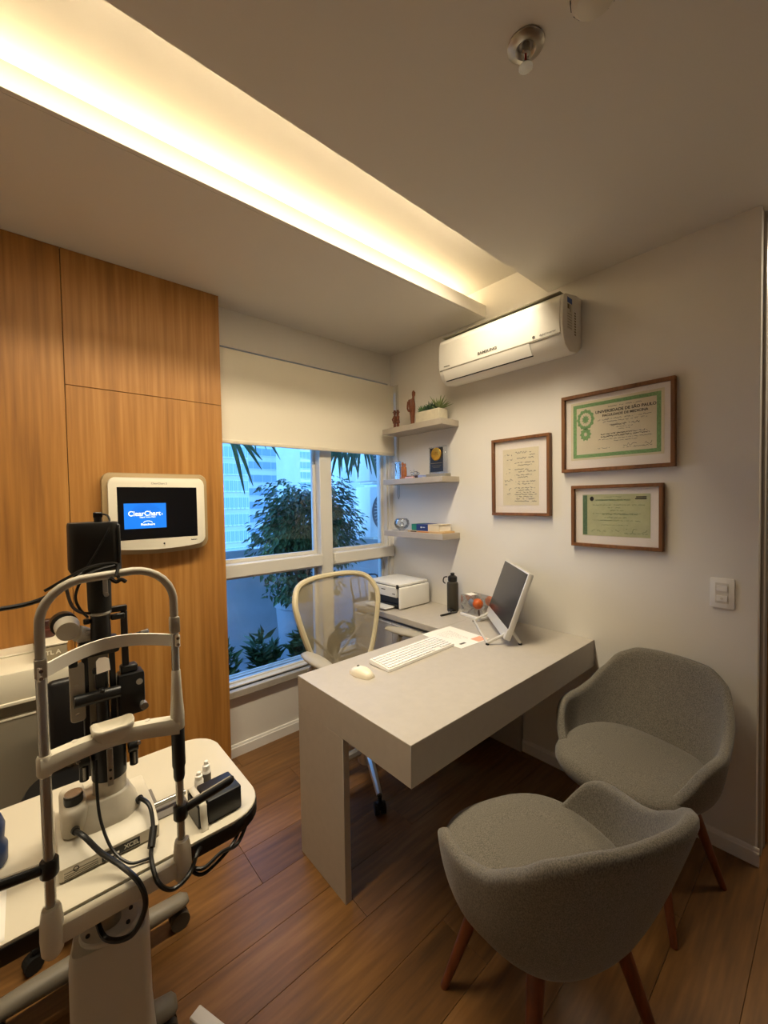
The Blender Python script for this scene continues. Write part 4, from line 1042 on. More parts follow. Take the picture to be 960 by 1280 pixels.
# acrylic cube with a colourful eye model
t = thing('eye_model', 'clear acrylic box with an orange eye model on a white base, on the desk', 'model', (-.075, -.835, DZ), R(-8))
b = B(); b.box(-.062, .062, -.085, .085, 0, .018, .003, 1); part('base', b, WHITE, t)
b = B(); b.box(-.056, .056, -.079, .079, .018, .128, .001, 1); part('acrylic_box', b, ACRYL, t)
b = B(); b.box(-.03, .03, .02, .075, .128, .1295); part('lid_label', b, PAPER, t)
b = B(); b.sph((0, -.008, .078), .033, (1, 1, 1), 16, 12); part('eyeball', b, mat('eye_orange', '#d8641e', .4, var=.3, scale=40), t)
b = B(); b.lathe([(.020, 0), (.024, .004), (.019, .010), (.001, .012)], seg=18, M=axisM((-.022, .018, .084), (0, 1, 0), (0, 0, 1), (-.7, .7, 0.1))); part('cornea', b, mat('eye_blue_grey', '#8a93a6', .3), t)
for i, (ox, oy) in enumerate(((-.03, .045), (-.02, -.005), (.01, .03), (-.03, -.05), (.02, -.045))):
    b = B(); b.tube(smooth_path([(ox, oy, .019), (ox*.8, oy*.8, .032), (ox*.5, oy*.6, .045)], 3), .006, 7); part('support', b, mat('eye_grey', '#b9b4ae', .4) if i != 3 else mat('eye_brown', '#4b3428', .4), t)
# pen
b = B(); p0, p1 = at(551, 769.5, Z=DZ+.006), at(573, 764.5, Z=DZ+.006)
d = (p1-p0).normalized()
t = thing('pen', 'black pen lying on the side worktop in front of the bottle', 'pen', (p0.x, p0.y, DZ))
b.tube([p0, p0+d*.085], .006, 10); part('barrel', b, BLACK, t, W=True)
b = B(); b.tube([p0+d*.086, p0+d*.135], .0058, 10); part('cap', b, mat('pen_cap', '#3c3a38', .3), t, W=True)
b = B(); b.box(-.003, .003, -.003, .003, .0055, .008, M=Matrix.Translation(p0+d*.1)); part('clip', b, CHROME, t, W=True)
# small dark charger at the bottle's foot
t = thing('usb_charger', 'small black plug standing at the foot of the bottle', 'charger', (-.125, -.675, DZ))
b = B(); b.box(-.016, .016, -.016, .016, 0, .024, .003, 1); part('body', b, BLACK, t)
b = B(); b.box(-.021, -.016, -.007, .007, .004, .012); part('plug_contact', b, CHROME, t)
# printer
t = thing('printer', 'compact white and black inkjet printer on the side worktop by the window', 'printer', (-.165, -.245, DZ))
PW_, PB = mat('printer_white', '#ebe9e4', .4), mat('printer_dark', '#17171a', .45)
b = B(); b.box(-.325, -.040, -.415, -.392, DZ+.004, DZ+.148, .012, 3); part('side_cover', b, PW_, t, W=True)
b = B(); b.box(-.325, -.040, -.098, -.075, DZ+.004, DZ+.148, .012, 3); part('side_cover', b, PW_, t, W=True)
b = B(); b.box(-.310, -.045, -.392, -.098, DZ, DZ+.142, .004, 1); part('chassis', b, PB, t, W=True)
b = B(); b.box(-.331, -.312, -.385, -.105, DZ+.078, DZ+.145, .004, 1); fr = part('front_panel', b, PW_, t, W=True)
b = B(); b.box(-.326, -.310, -.385, -.105, DZ+.02, DZ+.030); part('output_slot', b, BLACK, t, W=True)
b = B(); b.box(-.322, -.045, -.400, -.090, DZ+.1485, DZ+.168, .008, 2); part('scanner_lid', b, PW_, t, W=True)
b = B(); b.box(-.405, -.318, -.355, -.135, DZ+.010, DZ+.018, .002, 1); part('output_tray', b, PW_, t, W=True)
b = B(); b.box(-.332, -.327, -.275, -.235, DZ+.118, DZ+.124); part('brand_mark', b, DK, fr, W=True)
b = B(); b.box(-.332, -.327, -.372, -.345, DZ+.098, DZ+.104); part('model_mark', b, DK, fr, W=True)
b = B(); b.box(-.334, -.322, -.400, -.384, DZ+.140, DZ+.166, .002, 1); part('hinge_block', b, PB, t, W=True)
# ================================================================== SLIT LAMP CORNER
TZ, YP = .70, -1.38           # table height, plane of the headrest posts
XP0, XP1 = -2.130, -1.907     # headrest posts
TOPW = mat('table_laminate', '#cfc7b4', .4); 
t = thing('instrument_table', 'small cream-topped instrument table with black edge on a wheeled column', 'table', (-2.02, -1.12, 0))
TX0, TX1, TY0, TY1 = -2.34, -1.70, -1.362, -.918
b = B(); b.prism(rrect(TX0, TX1, TY0, TY1, .085, 7), TZ-.006, TZ, None, .002, 1); part('table_top', b, TOPW, t, W=True)
b = B(); b.prism(rrect(TX0-.002, TX1+.002, TY0-.002, TY1+.002, .087, 7), TZ-.038, TZ-.006, None, .003, 1); part('edge_band', b, BLACK, t, W=True)
b = B(); b.box(-2.16, -1.90, -1.25, -1.03, TZ-.06, TZ-.038, .004, 1); part('top_plate', b, GREYEN, t, W=True)
b = B(); b.cyl((-2.02, -1.165, .36), (-2.02, -1.165, TZ-.06), .024, seg=24); part('pole', b, STEEL, t, W=True)
b = B(); b.prism([(.062*math.cos(R(a)), .05*math.sin(R(a))) for a in range(0, 360, 15)], .450, .463, Matrix.Translation((-2.02, -1.17, 0)) @ Matrix.Rotation(R(-18), 4, 'Z'), .003, 1); fl = part('flange', b, BEIGE, t, W=True)
for k in (30, 150, 210, 330):
    p = Matrix.Translation((-2.02, -1.17, .463)) @ Matrix.Rotation(R(-18), 4, 'Z') @ Vector((.047*math.cos(R(k)), .038*math.sin(R(k)), 0))
    b = B(); b.cyl(p, p+Vector((0, 0, .004)), .0045, seg=8); part('bolt', b, BLACKM, fl, W=True)
# housing of the lifting column, slightly turned
MHs = Matrix.Translation((-2.018, -1.165, 0)) @ Matrix.Rotation(R(-12), 4, 'Z')
rings = []
for zz, kx, ky in ((.06, 1.18, 1.1), (.10, 1.1, 1.05), (.2, 1.02, 1.0), (.41, 1.0, 1.0), (.440, .98, .98), (.450, .92, .92)):
    rings.append([MHs @ Vector((x*kx, y*ky, zz)) for x, y in rrect(-.079, .079, -.056, .056, .02, 4)])
b = B(); b.loft(rings); part('column_housing', b, BEIGE, t, W=True)
FOOTM = mat('foot_shaded', '#80786a', .5)  # grey enamel made darker: shade under the table put into the colour
def foot(p0, p1, nm='foot_arm'):
    p0, p1 = Vector(p0), Vector(p1); d = (p1-p0).normalized(); s = Vector((-d.y, d.x, 0)); rings = []
    for u, hw, z0, z1 in ((0, .035, .055, .115), (.6, .032, .06, .112), (.93, .030, .066, .104), (1.0, .018, .072, .094)):
        c = p0.lerp(p1, u); rings.append([c+s*hw*math.cos(2*math.pi*k/12)+Vector((0, 0, (z0+z1)/2+(z1-z0)/2*math.sin(2*math.pi*k/12))) for k in range(12)])
    b = B(); b.loft(rings); a = part(nm, b, FOOTM, t, W=True, smooth=70)
    c = p1-d*.03
    b = B()
    for q in (-1, 1): b.cyl(c+s*.004*q+Vector((0, 0, .03)), c+s*.024*q+Vector((0, 0, .03)), .03, seg=18)
    b.cyl(c+Vector((0, 0, .03)), c+Vector((0, 0, .075)), .010, seg=8); part('caster', b, mat('caster_grey', '#4b463c', .5), a, W=True)
    return a
hub = (-2.02, -1.10, 0)
foot((-2.02, -.812, 0), (-1.755, -.812, 0)); foot((-2.02, -.812, 0), (-2.29, -.812, 0)); foot(hub, (-1.868, -1.115, 0)); foot(hub, (-2.18, -1.115, 0))
b = B(); b.box(-2.055, -1.985, -1.08, -.80, .058, .112, .012, 2); part('base_spine', b, FOOTM, t, W=True)
b = B(); b.lathe([(.10, .05), (.11, .07), (.10, .115), (.05, .12)], hub, 24); part('base_hub', b, FOOTM, t, W=True)

# ---- slit lamp: headrest in front, microscope behind
L = thing('slit_lamp', 'ophthalmic slit lamp with a chin rest frame and black lamp tower on the instrument table', 'slit lamp', (-2.02, -1.2, TZ))
def P(name, b, m_, parent=None, **k): return part(name, b, m_, parent or L, W=True, **k)
IV = mat('ivory_plastic', '#d9d1bd', .42)
# lower crossbar and post sockets clamped to the table edge
b = B(); b.box(XP0, XP1, YP-.014, YP+.010, TZ-.036, TZ+.002, .006, 2); P('clamp_bar', b, IV)
for x in (XP0, XP1):
    rings = []
    for zz, kx in ((TZ-.052, .6), (TZ-.042, .95), (TZ-.015, 1.05), (TZ+.015, 1.0), (TZ+.036, .86), (TZ+.04, .78)):
        rings.append([(x+.0175*kx*math.cos(2*math.pi*k/18), YP-.004+.0175*kx*math.sin(2*math.pi*k/18), zz) for k in range(18)])
    b = B(); b.loft(rings); P('post_socket', b, IV, smooth=70)
# left and right posts
b = B(); b.cyl((XP0, YP, TZ+.03), (XP0, YP, 1.20), .0088, seg=18); P('post', b, CHROME)
b = B(); b.cyl((XP1, YP, TZ+.03), (XP1, YP, 1.20), .0080, seg=18); P('post', b, CHROME)
b = B(); b.lathe([(.0095, .872), (.0115, .880), (.0115, .898), (.0135, .905), (.0130, .990), (.012, .994)], (XP1, YP, 0), 20); P('height_grip', b, BLACK)
# chin rest arm: arched bar with a raised cup
def arch(x): 
    u = (x-XP0)/(XP1-XP0); return 1.004-.010*u+.006*math.sin(math.pi*min(1, max(0, u)))
rings = []
for i in range(25):
    u = i/24; x = XP0-.006+(XP1-XP0+.006)*u; yb = YP+.018*math.sin(math.pi*u); zc = arch(x); hh = .0135+.005*abs(u-.5)
    rings.append([(x, yb-.014, zc-hh), (x, yb-.017, zc), (x, yb-.012, zc+hh), (x, yb+.012, zc+hh), (x, yb+.017, zc), (x, yb+.014, zc-hh)])
b = B(); b.loft(rings); ca_ = P('chin_bar', b, IV, smooth=60)
xc, yc = (XP0+XP1)/2-.004, YP+.022
rings = []
for k, zz in ((.70, .996), (.86, 1.004), (1.0, 1.018), (1.03, 1.027), (.97, 1.029), (.80, 1.020), (.4, 1.015), (.02, 1.014)):
    rings.append([(xc+px*k, yc+py*k, zz+.006*abs(px/.036)**2*(1 if k > .7 else .2)) for px, py in rrect(-.036, .036, -.026, .022, .015, 4)])
b = B(); b.loft(rings); P('chin_cup', b, IV, ca_, smooth=70)
for dx in (-.062, .062):
    b = B(); b.cyl((xc+dx, yc-.002, arch(xc+dx)+.010), (xc+dx, yc-.002, arch(xc+dx)+.0155), .0055, seg=10); P('paper_pin', b, BEIGE, ca_)
# sleeve carrying the chin rest on the right-hand post
rings = []
for zz, kx in ((.984, .62), (.988, .74), (1.02, .74), (1.05, .62), (1.085, .53), (1.112, .48), (1.115, .43)):
    rings.append([(XP1+.019*kx*math.cos(2*math.pi*k/18), YP+.019*kx*math.sin(2*math.pi*k/18), zz) for k in range(18)])
b = B(); b.loft(rings); P('chin_sleeve', b, IV, smooth=70)
b = B(); b.lathe([(.0105, .984), (.0125, .988), (.0125, 1.018), (.0105, 1.022)], (XP0, YP, 0), 18); P('chin_collar', b, IV)
# upper loop of the headrest
zt_ = 1.336
pts = [(XP0, YP, 1.165), (XP0, YP, 1.25)]+[(XP0+.075-.075*math.cos(R(a)), YP, zt_-.075+.075*math.sin(R(a))) for a in range(8, 91, 12)]+[(XP1-.075+.075*math.sin(R(a)), YP, zt_+.004-.075+.075*math.cos(R(a))) for a in range(0, 91, 12)]+[(XP1, YP, 1.20)]
b = B(); b.tube(pts, .0080, 14); lp = P('headrest_loop', b, GREYEN, smooth=70)
for x, z0 in ((XP0, 1.166), (XP1, 1.198)):
    b = B(); b.box(x-.0095, x+.0095, YP-.0105, YP+.0100, z0-.002, z0+.034, .004, 2); P('loop_clamp', b, GREYEN, lp)
    for dz in (.009, .023):
        b = B(); b.cyl((x, YP-.0105, z0+dz), (x, YP-.0130, z0+dz), .0030, seg=10); P('screw', b, STEEL, lp)
# forehead band, bowed away from the patient
hp = [(XP0-.004+(XP1-XP0+.010)*u, YP-.013+.066*math.sin(math.pi*u)**.9, 1.174+.006*u+.010*math.sin(math.pi*u)) for u in [i/20 for i in range(21)]]
rings = []
for i, p in enumerate(hp):
    q0, q1 = Vector(hp[max(i-1, 0)]), Vector(hp[min(i+1, 20)]); d = (q1-q0).normalized(); nn = d.cross(Vector((0, 0, 1))).normalized()*.0022; p = Vector(p); hh = Vector((0, 0, .0125))
    rings.append([p-nn-hh, p+nn-hh, p+nn+hh, p-nn+hh])
b = B(); b.loft(rings); fb = P('forehead_band', b, mat('band_white', '#ece6d8', .45))
for i in (0, 20):
    for dz in (-.007, .007):
        p = Vector(hp[i])+Vector((.004 if i == 0 else -.004, -.002, dz)); b = B(); b.cyl(p, p+Vector((0, -.0025, 0)), .0032, seg=10); P('rivet', b, mat('rivet_brown', '#6e5a48', .4), fb)
# hand grips
def grip(x, z, sgn, ln):
    b = B(); b.lathe([(.0125, -.016), (.0145, -.013), (.0145, .013), (.0125, .016)], (x, YP, z), 18); g = P('grip_clamp', b, BLACK)
    rings = []
    for u in (0, .06, .9, .97, 1.0):
        k = 1 if u < .95 else (.8 if u < .99 else .5)
        rings.append([(x+sgn*(.012+ln*u), YP-.002+.0085*k*math.cos(2*math.pi*q/12), z+.004+.0105*k*math.sin(2*math.pi*q/12)+.016*u) for q in range(12)])
    b = B(); b.loft(rings); P('grip_bar', b, BLACK, g, smooth=60)
    p0, p1 = Vector((x+sgn*.014, YP-.004, z+.0150)), Vector((x+sgn*(.012+ln*.92), YP-.004, z+.0150+.016*.92)); b = B(); b.tube([p0, p1], .0016, 6); P('grip_seam', b, GREYEN, g)
grip(XP0, .812, -1, .13); grip(XP1, .800, 1, .105)
# cross-slide base with the sloping printed front
bx0, bx1, by0_, by1_ = -2.115, -1.930, -1.288, -1.10
LB = mat('lamp_base_ivory', '#d3cbb8', .42, var=.05, scale=30)
prof = [(by0_, TZ+.004), (by0_+.002, TZ+.028), (by0_+.030, TZ+.046), (by0_+.060, TZ+.052), (by1_, TZ+.052), (by1_, TZ+.004)]
b = B(); b.prism(prof, bx0, bx1, axisM((0, 0, 0), (0, 1, 0), (0, 0, 1), (1, 0, 0)), .004, 2); base_ = P('cross_slide_base', b, LB)
b = B(); b.box(bx0+.004, bx1-.004, by0_+.004, by1_-.004, TZ+.0005, TZ+.004); P('slide_gap', b, BLACK)
b = B(); b.box(bx0+.02, bx1+.02, -1.19, -1.10, TZ+.0008, TZ+.003) ; P('rail_mat', b, mat('mat_dark_grey', '#77716a', .6))
# printed plates on the front bevel
MB_ = axisM(((bx0+bx1)/2, by0_+.0008, TZ+.014), (1, 0, 0), (0, .1, 1), (0, -1, .1))
b = B(); b.box(-.020, .052, -.0085, .0085, .0006, .0012, M=MB_); pp = P('name_plate', b, mat('plate_black', '#181715', .4), base_)
text('XCEL', .012, mat('plate_silver', '#c9c3b4', .4), base_, MB_ @ Matrix.Translation((.036, 0, .0014)), 'plate_lettering', bold=.0003)
b = B(); b.box(-.016, .012, -.005, -.001, .0012, .0016, M=MB_); P('plate_label', b, PAPER, base_)
b = B(); b.box(-.086, -.024, -.0095, .0095, .0004, .0010, M=MB_); P('text_plate', b, mat('plate_cream', '#dcd5c2', .5), base_)
b = B()
for v in (.004, -.001, -.0045, -.008): b.box(-.084, -.026, v-.0005, v+.0005, .0010, .0014, M=MB_)
P('text_lines', b, INK, base_, kind='stuff')
b = B(); b.lathe([(.005, .0010), (.0052, .0016), (.0035, .0016), (.0035, .0010)], seg=16, M=MB_ @ Matrix.Translation((-.064, .0055, 0)), cap=False); P('maker_ring', b, INK, base_)
# side lever/joystick pad on the left, chrome axle to the right
b = B(); b.cyl((-2.13, -1.235, TZ+.003), (-2.13, -1.235, TZ+.012), .012, seg=14); b.cyl((-2.13, -1.235, TZ+.01), (-2.128, -1.232, TZ+.085), .0065, seg=10); P('lock_lever', b, BEIGE)
b = B(); b.cyl((-1.93, -1.205, TZ+.022), (-1.852, -1.205, TZ+.022), .006, seg=12); P('axle', b, CHROME)
b = B(); b.box(-1.93, -1.85, -1.235, -1.165, TZ, TZ+.004, .001, 1); P('rail_plate', b, mat('mat_dark_grey', '#77716a', .6))
# tower on the base
rings = []
for zz, kx, ky in ((TZ+.048, 1.0, 1.0), (TZ+.066, .97, .97), (TZ+.085, .84, .84), (TZ+.10, .74, .74), (TZ+.104, .70, .70)):
    rings.append([(-2.024+x*kx, -1.185+y*ky, zz) for x, y in rrect(-.068, .068, -.062, .062, .045, 5)])
b = B(); b.loft(rings); P('pedestal', b, LB, smooth=60)
b = B(); b.prism(rrect(-2.106, -2.058, -1.24, -1.12, .018, 4), TZ+.048, TZ+.112, None, .012, 3); P('side_block', b, LB)
b = B(); b.lathe([(.034, TZ+.10), (.0335, TZ+.138)], (-2.012, -1.19, 0), 26); P('lower_column', b, IV)
b = B(); b.lathe([(.035, TZ+.138), (.0355, TZ+.15), (.0355, TZ+.262), (.030, TZ+.272)], (-2.012, -1.19, 0), 26); P('column', b, BLACK)
b = B(); b.box(-2.020, -2.008, -1.2262, -1.2238, TZ+.128, TZ+.215, .0008, 1); P('scale_plate', b, STEEL)
for zz in (TZ+.145, TZ+.165):
    b = B(); b.cyl((-2.014, -1.2262, zz), (-2.014, -1.2278, zz), .003, seg=8); P('scale_dot', b, BLACKM)
b = B(); b.lathe([(.017, 0), (.018, .004), (.018, .016), (.015, .019), (.001, .0195)], (-2.082, -1.205, TZ+.112), 18); P('brightness_knob', b, BLACK)
b = B(); b.lathe([(.0165, .0), (.0165, .0025), (.001, .003)], (-2.082, -1.205, TZ+.1315), 18); P('knob_cap', b, CHROME)
for x, zz, s in ((-2.058, TZ+.195, -1), (-1.966, TZ+.19, 1)):
    b = B(); b.cyl((x-s*.008, -1.20, zz), (x+s*.012, -1.20, zz), .013, seg=14); b.cyl((x+s*.003, -1.20, zz-.045), (x+s*.003, -1.20, zz), .009, seg=12); g = P('swing_clamp', b, BLACK)
    b = B(); b.cyl((x+s*.013, -1.20, zz+.006), (x+s*.013, -1.212, zz+.006), .0045, seg=10); P('chrome_screw', b, CHROME, g)
    b = B(); b.cyl((x+s*.003, -1.209, zz-.04), (x+s*.003, -1.209, zz-.012), .0028, seg=8); P('chrome_pin', b, CHROME, g)
# illumination arm: twin dark rods, plate, mirror head
for x in (-2.052, -2.000):
    b = B(); b.box(x-.006, x+.006, -1.206, -1.194, TZ+.25, 1.158, .002, 1); P('guide_rod', b, BLACK)
b = B(); b.box(-2.046, -2.006, -1.190, -1.178, TZ+.262, 1.135, .002, 1); P('back_rail', b, GREYEN)
b = B(); b.prism(rrect(-.014, .014, -.062, .070, .008, 4), 0, .006, axisM((-2.068, -1.21, 1.055), (1, 0, 0), (0, 0, 1), (0, -1, 0)), .0015, 1); pl2 = P('side_plate', b, GREYEN)
for dz in (-.045, -.012, .020):
    b = B(); b.cyl((-2.069, -1.216, 1.055+dz), (-2.069, -1.219, 1.055+dz), .0035, seg=10); P('plate_screw', b, STEEL, pl2)
b = B(); b.box(-2.082, -2.066, -1.222, -1.21, 1.118, 1.134, .002, 1); P('catch', b, BLACK)
b = B(); b.box(-2.035, -2.014, -1.222, -1.205, 1.055, 1.10, .003, 1); b.box(-2.040, -2.010, -1.226, -1.208, 1.092, 1.104, .003, 1); P('mirror_stem', b, BLACK)
b = B(); b.prism([(-.0125, -.018), (.0135, -.016), (.0125, .008), (.006, .013), (-.006, .014), (-.012, .008)], 0, .003, axisM((-2.022, -1.232, 1.116), (1, 0, .02), (0, .35, 1), (0, -1, .35))); P('mirror', b, mat('mirror_face', '#f2e6d6', .25))
b = B(); b.tube([(-2.076, -1.232, 1.046), (-1.99, -1.228, 1.043)], .0135, 16); P('tilt_bar', b, BLACK)
b = B(); b.box(-2.030, -2.020, -1.240, -1.215, 1.035, 1.06, .002, 1); b.tube([(-2.024, -1.222, .985), (-2.024, -1.222, 1.05)], .012, 12); P('tilt_pivot', b, BLACK)
b = B(); b.box(-1.992, -1.938, -1.225, -1.180, .975, 1.075, .006, 2); fl = P('filter_box', b, BLACK)
b = B(); b.box(-1.985, -1.950, -1.215, -1.188, 1.075, 1.092, .003, 1); P('filter_box_top', b, BLACK, fl)
b = B(); b.cyl((-1.944, -1.225, .996), (-1.944, -1.244, .996), .0085, seg=16); P('chrome_knob', b, CHROME, fl)
b = B(); b.cyl((-1.950, -1.2255, 1.052), (-1.950, -1.228, 1.052), .007, seg=14); P('lock_screw', b, STEEL, fl)
# right hand bracket frame
b = B(); b.box(-2.012, -1.966, -1.204, -1.194, 1.222, 1.236, .002, 1); b.box(-1.980, -1.966, -1.204, -1.194, 1.075, 1.222, .002, 1); P('bracket_frame', b, mat('brown_black', '#1f1712', .5))
# upper drum with binocular eyepieces (pale) and turret
b = B(); b.box(-2.062, -1.985, -1.215, -1.165, 1.13, 1.165, .006, 2); P('head_block', b, BLACK)
b = B(); b.tube([(-2.080, -1.212, 1.198), (-2.080, -1.178, 1.203)], [.021, .024], 20); dr = P('eyepiece_drum', b, BEIGE)
b = B(); b.tube([(-2.084, -1.176, 1.207), (-2.086, -1.155, 1.209)], [.026, .025], 20); P('eyepiece_cup', b, BLACK, dr)
b = B(); b.tube(smooth_path([(-2.062, -1.19, 1.185), (-2.048, -1.185, 1.175), (-2.040, -1.18, 1.150)], 4), .018, 14); P('prism_housing', b, BEIGE)
for k in range(3):
    b = B(); b.box(-2.050, -2.032, -1.204, -1.198, 1.166+.009*k, 1.171+.009*k, .001, 1); P('housing_rib', b, IV)
b = B(); b.lathe([(.020, 1.160), (.0195, 1.225)], (-2.020, -1.205, 0), 20); P('lamp_neck', b, BLACK)
b = B(); b.lathe([(.021, 1.224), (.0225, 1.226), (.0225, 1.229), (.021, 1.231)], (-2.020, -1.205, 0), 24); P('neck_ring', b, CHROME)
b = B(); b.lathe([(.0215, 1.231), (.023, 1.24), (.0235, 1.30), (.0235, 1.325)], (-2.020, -1.205, 0), 24); P('lamp_tube', b, BLACKM)
b = B(); b.box(-2.016, -2.006, -1.2305, -1.2275, 1.272, 1.318, .001, 1); P('tube_slider', b, STEEL)
b = B(); b.cyl((-2.01, -1.2305, 1.272), (-2.01, -1.2345, 1.272), .005, seg=10); P('slider_screw', b, STEEL)
b = B(); b.box(-2.052, -2.04, -1.212, -1.198, 1.206, 1.218, .002, 1); b.box(-2.0, -1.972, -1.212, -1.198, 1.206, 1.219, .002, 1); P('neck_wing', b, BLACK, kind='stuff')
# lamp house
rings = []
for zz, k in ((1.318, .86), (1.33, 1.0), (1.43, .985), (1.436, .95)):
    rings.append([(-2.027+x*k, -1.20+y*k, zz) for x, y in rrect(-.047, .047, -.040, .045, .016, 5)])
b = B(); b.loft(rings); lh = P('lamp_house', b, BLACKM, smooth=60)
b = B(); b.box(-1.988, -1.979, -1.238, -1.16, 1.325, 1.432, .003, 1); P('house_fin', b, BLACK, lh)
b = B(); b.cyl((-2.017, -1.20, 1.436), (-2.017, -1.20, 1.448), .008, seg=10); b.box(-2.026, -2.008, -1.206, -1.194, 1.446, 1.459, .002, 1); P('cable_plug', b, BLACK, lh)
b = B(); b.tube(smooth_path([(-2.011, -1.20, 1.455), (-1.999, -1.21, 1.450), (-1.999, -1.235, 1.43), (-2.012, -1.2425, 1.40), (-2.045, -1.2425, 1.34), (-2.062, -1.25, 1.322)], 5), .0022, 6); P('house_cable', b, BLACK, lh)
# main cable lying over the headrest loop, with a cable tie
b = B(); b.tube(smooth_path([(-2.66, -.36, .914), (-2.66, -.42, .920), (-2.66, -.60, 1.02), (-2.56, -1.02, 1.21), (-2.36, -1.31, 1.282), (-2.22, -1.36, 1.295), (-2.14, -1.365, 1.300), (-2.09, -1.37, 1.322), (-2.045, -1.372, 1.345), (-2.01, -1.374, 1.353)], 6), .0042, 8); solo('power_cord', b, BLACK, 'long black power cord draped over the headrest loop to the counter', 'cord')
b = B(); b.tube(smooth_path([(-2.12, -1.362, 1.318), (-2.06, -1.368, 1.352), (-2.02, -1.37, 1.3585), (-2.004, -1.374, 1.352), (-2.008, -1.388, 1.33)], 5), .0028, 7); P('power_cable', b, BLACK)
b = B(); b.tube(smooth_path([(-2.022, -1.394, 1.333), (-2.012, -1.3935, 1.324), (-2.004, -1.394, 1.328), (-1.996, -1.392, 1.322)], 4), .004, 7); b.cyl((-2.012, -1.393, 1.335), (-2.004, -1.378, 1.357), .0032, seg=8); P('cable_tie', b, BLACK)
b = B(); b.tube(smooth_path([(-2.085, -1.30, 1.31), (-2.075, -1.26, 1.265), (-2.058, -1.23, 1.24), (-2.04, -1.215, 1.232)], 6), .0032, 7); P('lamp_cable', b, mat('cable_brown', '#2a1512', .5))
b = B(); b.tube(smooth_path([(-2.052, -1.232, 1.32), (-2.066, -1.236, 1.28), (-2.06, -1.232, 1.25), (-2.045, -1.222, 1.225)], 6), .003, 7); P('lamp_cable', b, BLACK)
b = B(); b.cyl((-1.965, -1.205, 1.158), (-1.935, -1.215, 1.165), .005, seg=10); b.cyl((-1.972, -1.202, 1.155), (-1.958, -1.206, 1.159), .008, seg=10); P('filter_lever', b, BLACK)
b = B(); b.cyl((-1.940, -1.2135, 1.164), (-1.926, -1.218, 1.167), .0058, seg=10); P('lever_tip', b, CHROME)
# plugs and leads on the base
def lead(pts, r, nm='lead'): 
    b = B(); b.tube(smooth_path(pts, 7), r, 8); return P(nm, b, BLACK)
b = B(); b.cyl((-2.083, -1.236, TZ+.068), (-2.083, -1.262, TZ+.080), .0085, .007, seg=12); P('plug', b, BLACK)
b = B(); b.cyl((-1.962, -1.21, TZ+.055), (-1.958, -1.232, TZ+.074), .0085, .007, seg=12); P('plug', b, BLACK)
lead([(-2.083, -1.262, TZ+.080), (-2.070, -1.285, TZ+.075), (-2.045, -1.315, TZ+.045), (-2.015, -1.35, TZ+.022), (-1.992, -1.40, TZ+.006), (-1.985, -1.41, TZ-.04), (-2.01, -1.405, TZ-.085), (-2.05, -1.37, TZ-.09), (-2.06, -1.30, TZ-.07)], .0052)
lead([(-1.958, -1.232, TZ+.074), (-1.945, -1.262, TZ+.066), (-1.945, -1.295, TZ+.04), (-1.955, -1.325, TZ+.012), (-1.962, -1.36, TZ+.008), (-1.96, -1.408, TZ-.008), (-1.935, -1.412, TZ-.035), (-1.90, -1.405, TZ-.03), (-1.87, -1.372, TZ-.015), (-1.85, -1.34, TZ-.044)], .0046)
b = B(); b.tube([(-1.9445, -1.298, TZ+.036), (-1.956, -1.328, TZ+.013)], .0078, 10); P('ferrite_sleeve', b, BLACK)
lead([(-2.040, -1.226, TZ+.20), (-2.042, -1.240, TZ+.15), (-2.040, -1.262, TZ+.085), (-2.025, -1.300, TZ+.032), (-2.000, -1.335, TZ+.010), (-1.972, -1.345, TZ+.006), (-1.958, -1.352, TZ+.010)], .003)
# spare loops under the table's near edge
b = B(); b.tube(smooth_path([(-1.90, -1.34, TZ-.045), (-1.865, -1.372, TZ-.062), (-1.82, -1.372, TZ-.05), (-1.78, -1.365, TZ-.058), (-1.745, -1.34, TZ-.042)], 6), .0045, 7)
b2 = B(); b2.tube(smooth_path([(-1.90, -1.335, TZ-.044), (-1.87, -1.37, TZ-.074), (-1.83, -1.37, TZ-.07), (-1.79, -1.366, TZ-.05), (-1.76, -1.34, TZ-.041)], 6), .004, 7)
part('hanging_cable', b, BLACK, t, W=True); part('hanging_cable', b2, BLACK, t, W=True)

# ---- things on the instrument table
k = thing('black_case', 'small black box held by a pale strap on the corner of the instrument table', 'box', (-1.80, -1.29, TZ))
Mk = Matrix.Translation((-1.795, -1.292, TZ)) @ Matrix.Rotation(R(3), 4, 'Z')
b = B(); b.box(-.042, .042, -.040, .040, 0, .058, .005, 2, M=Mk); part('case', b, mat('case_black', '#15171a', .45), k, W=True)
b = B(); b.box(-.064, -.0425, -.036, .036, 0, .052, .002, 1, M=Mk); part('case_end', b, BLACK, k, W=True)
b = B()
b.loft([[Mk @ Vector((x, y, zz)) for x in (-.062, -.046)] for y, zz in ((-.052, .0006), (-.050, .002), (-.0435, .03), (-.0415, .055), (-.036, .0595), (.0, .060), (.04, .059), (.0425, .05), (.0425, .001))], cap=False, closed=False)
so = part('strap', b, mat('strap_cream', '#cfc8b6', .6), k, W=True); so.modifiers.new('solid', 'SOLIDIFY').thickness = .0012
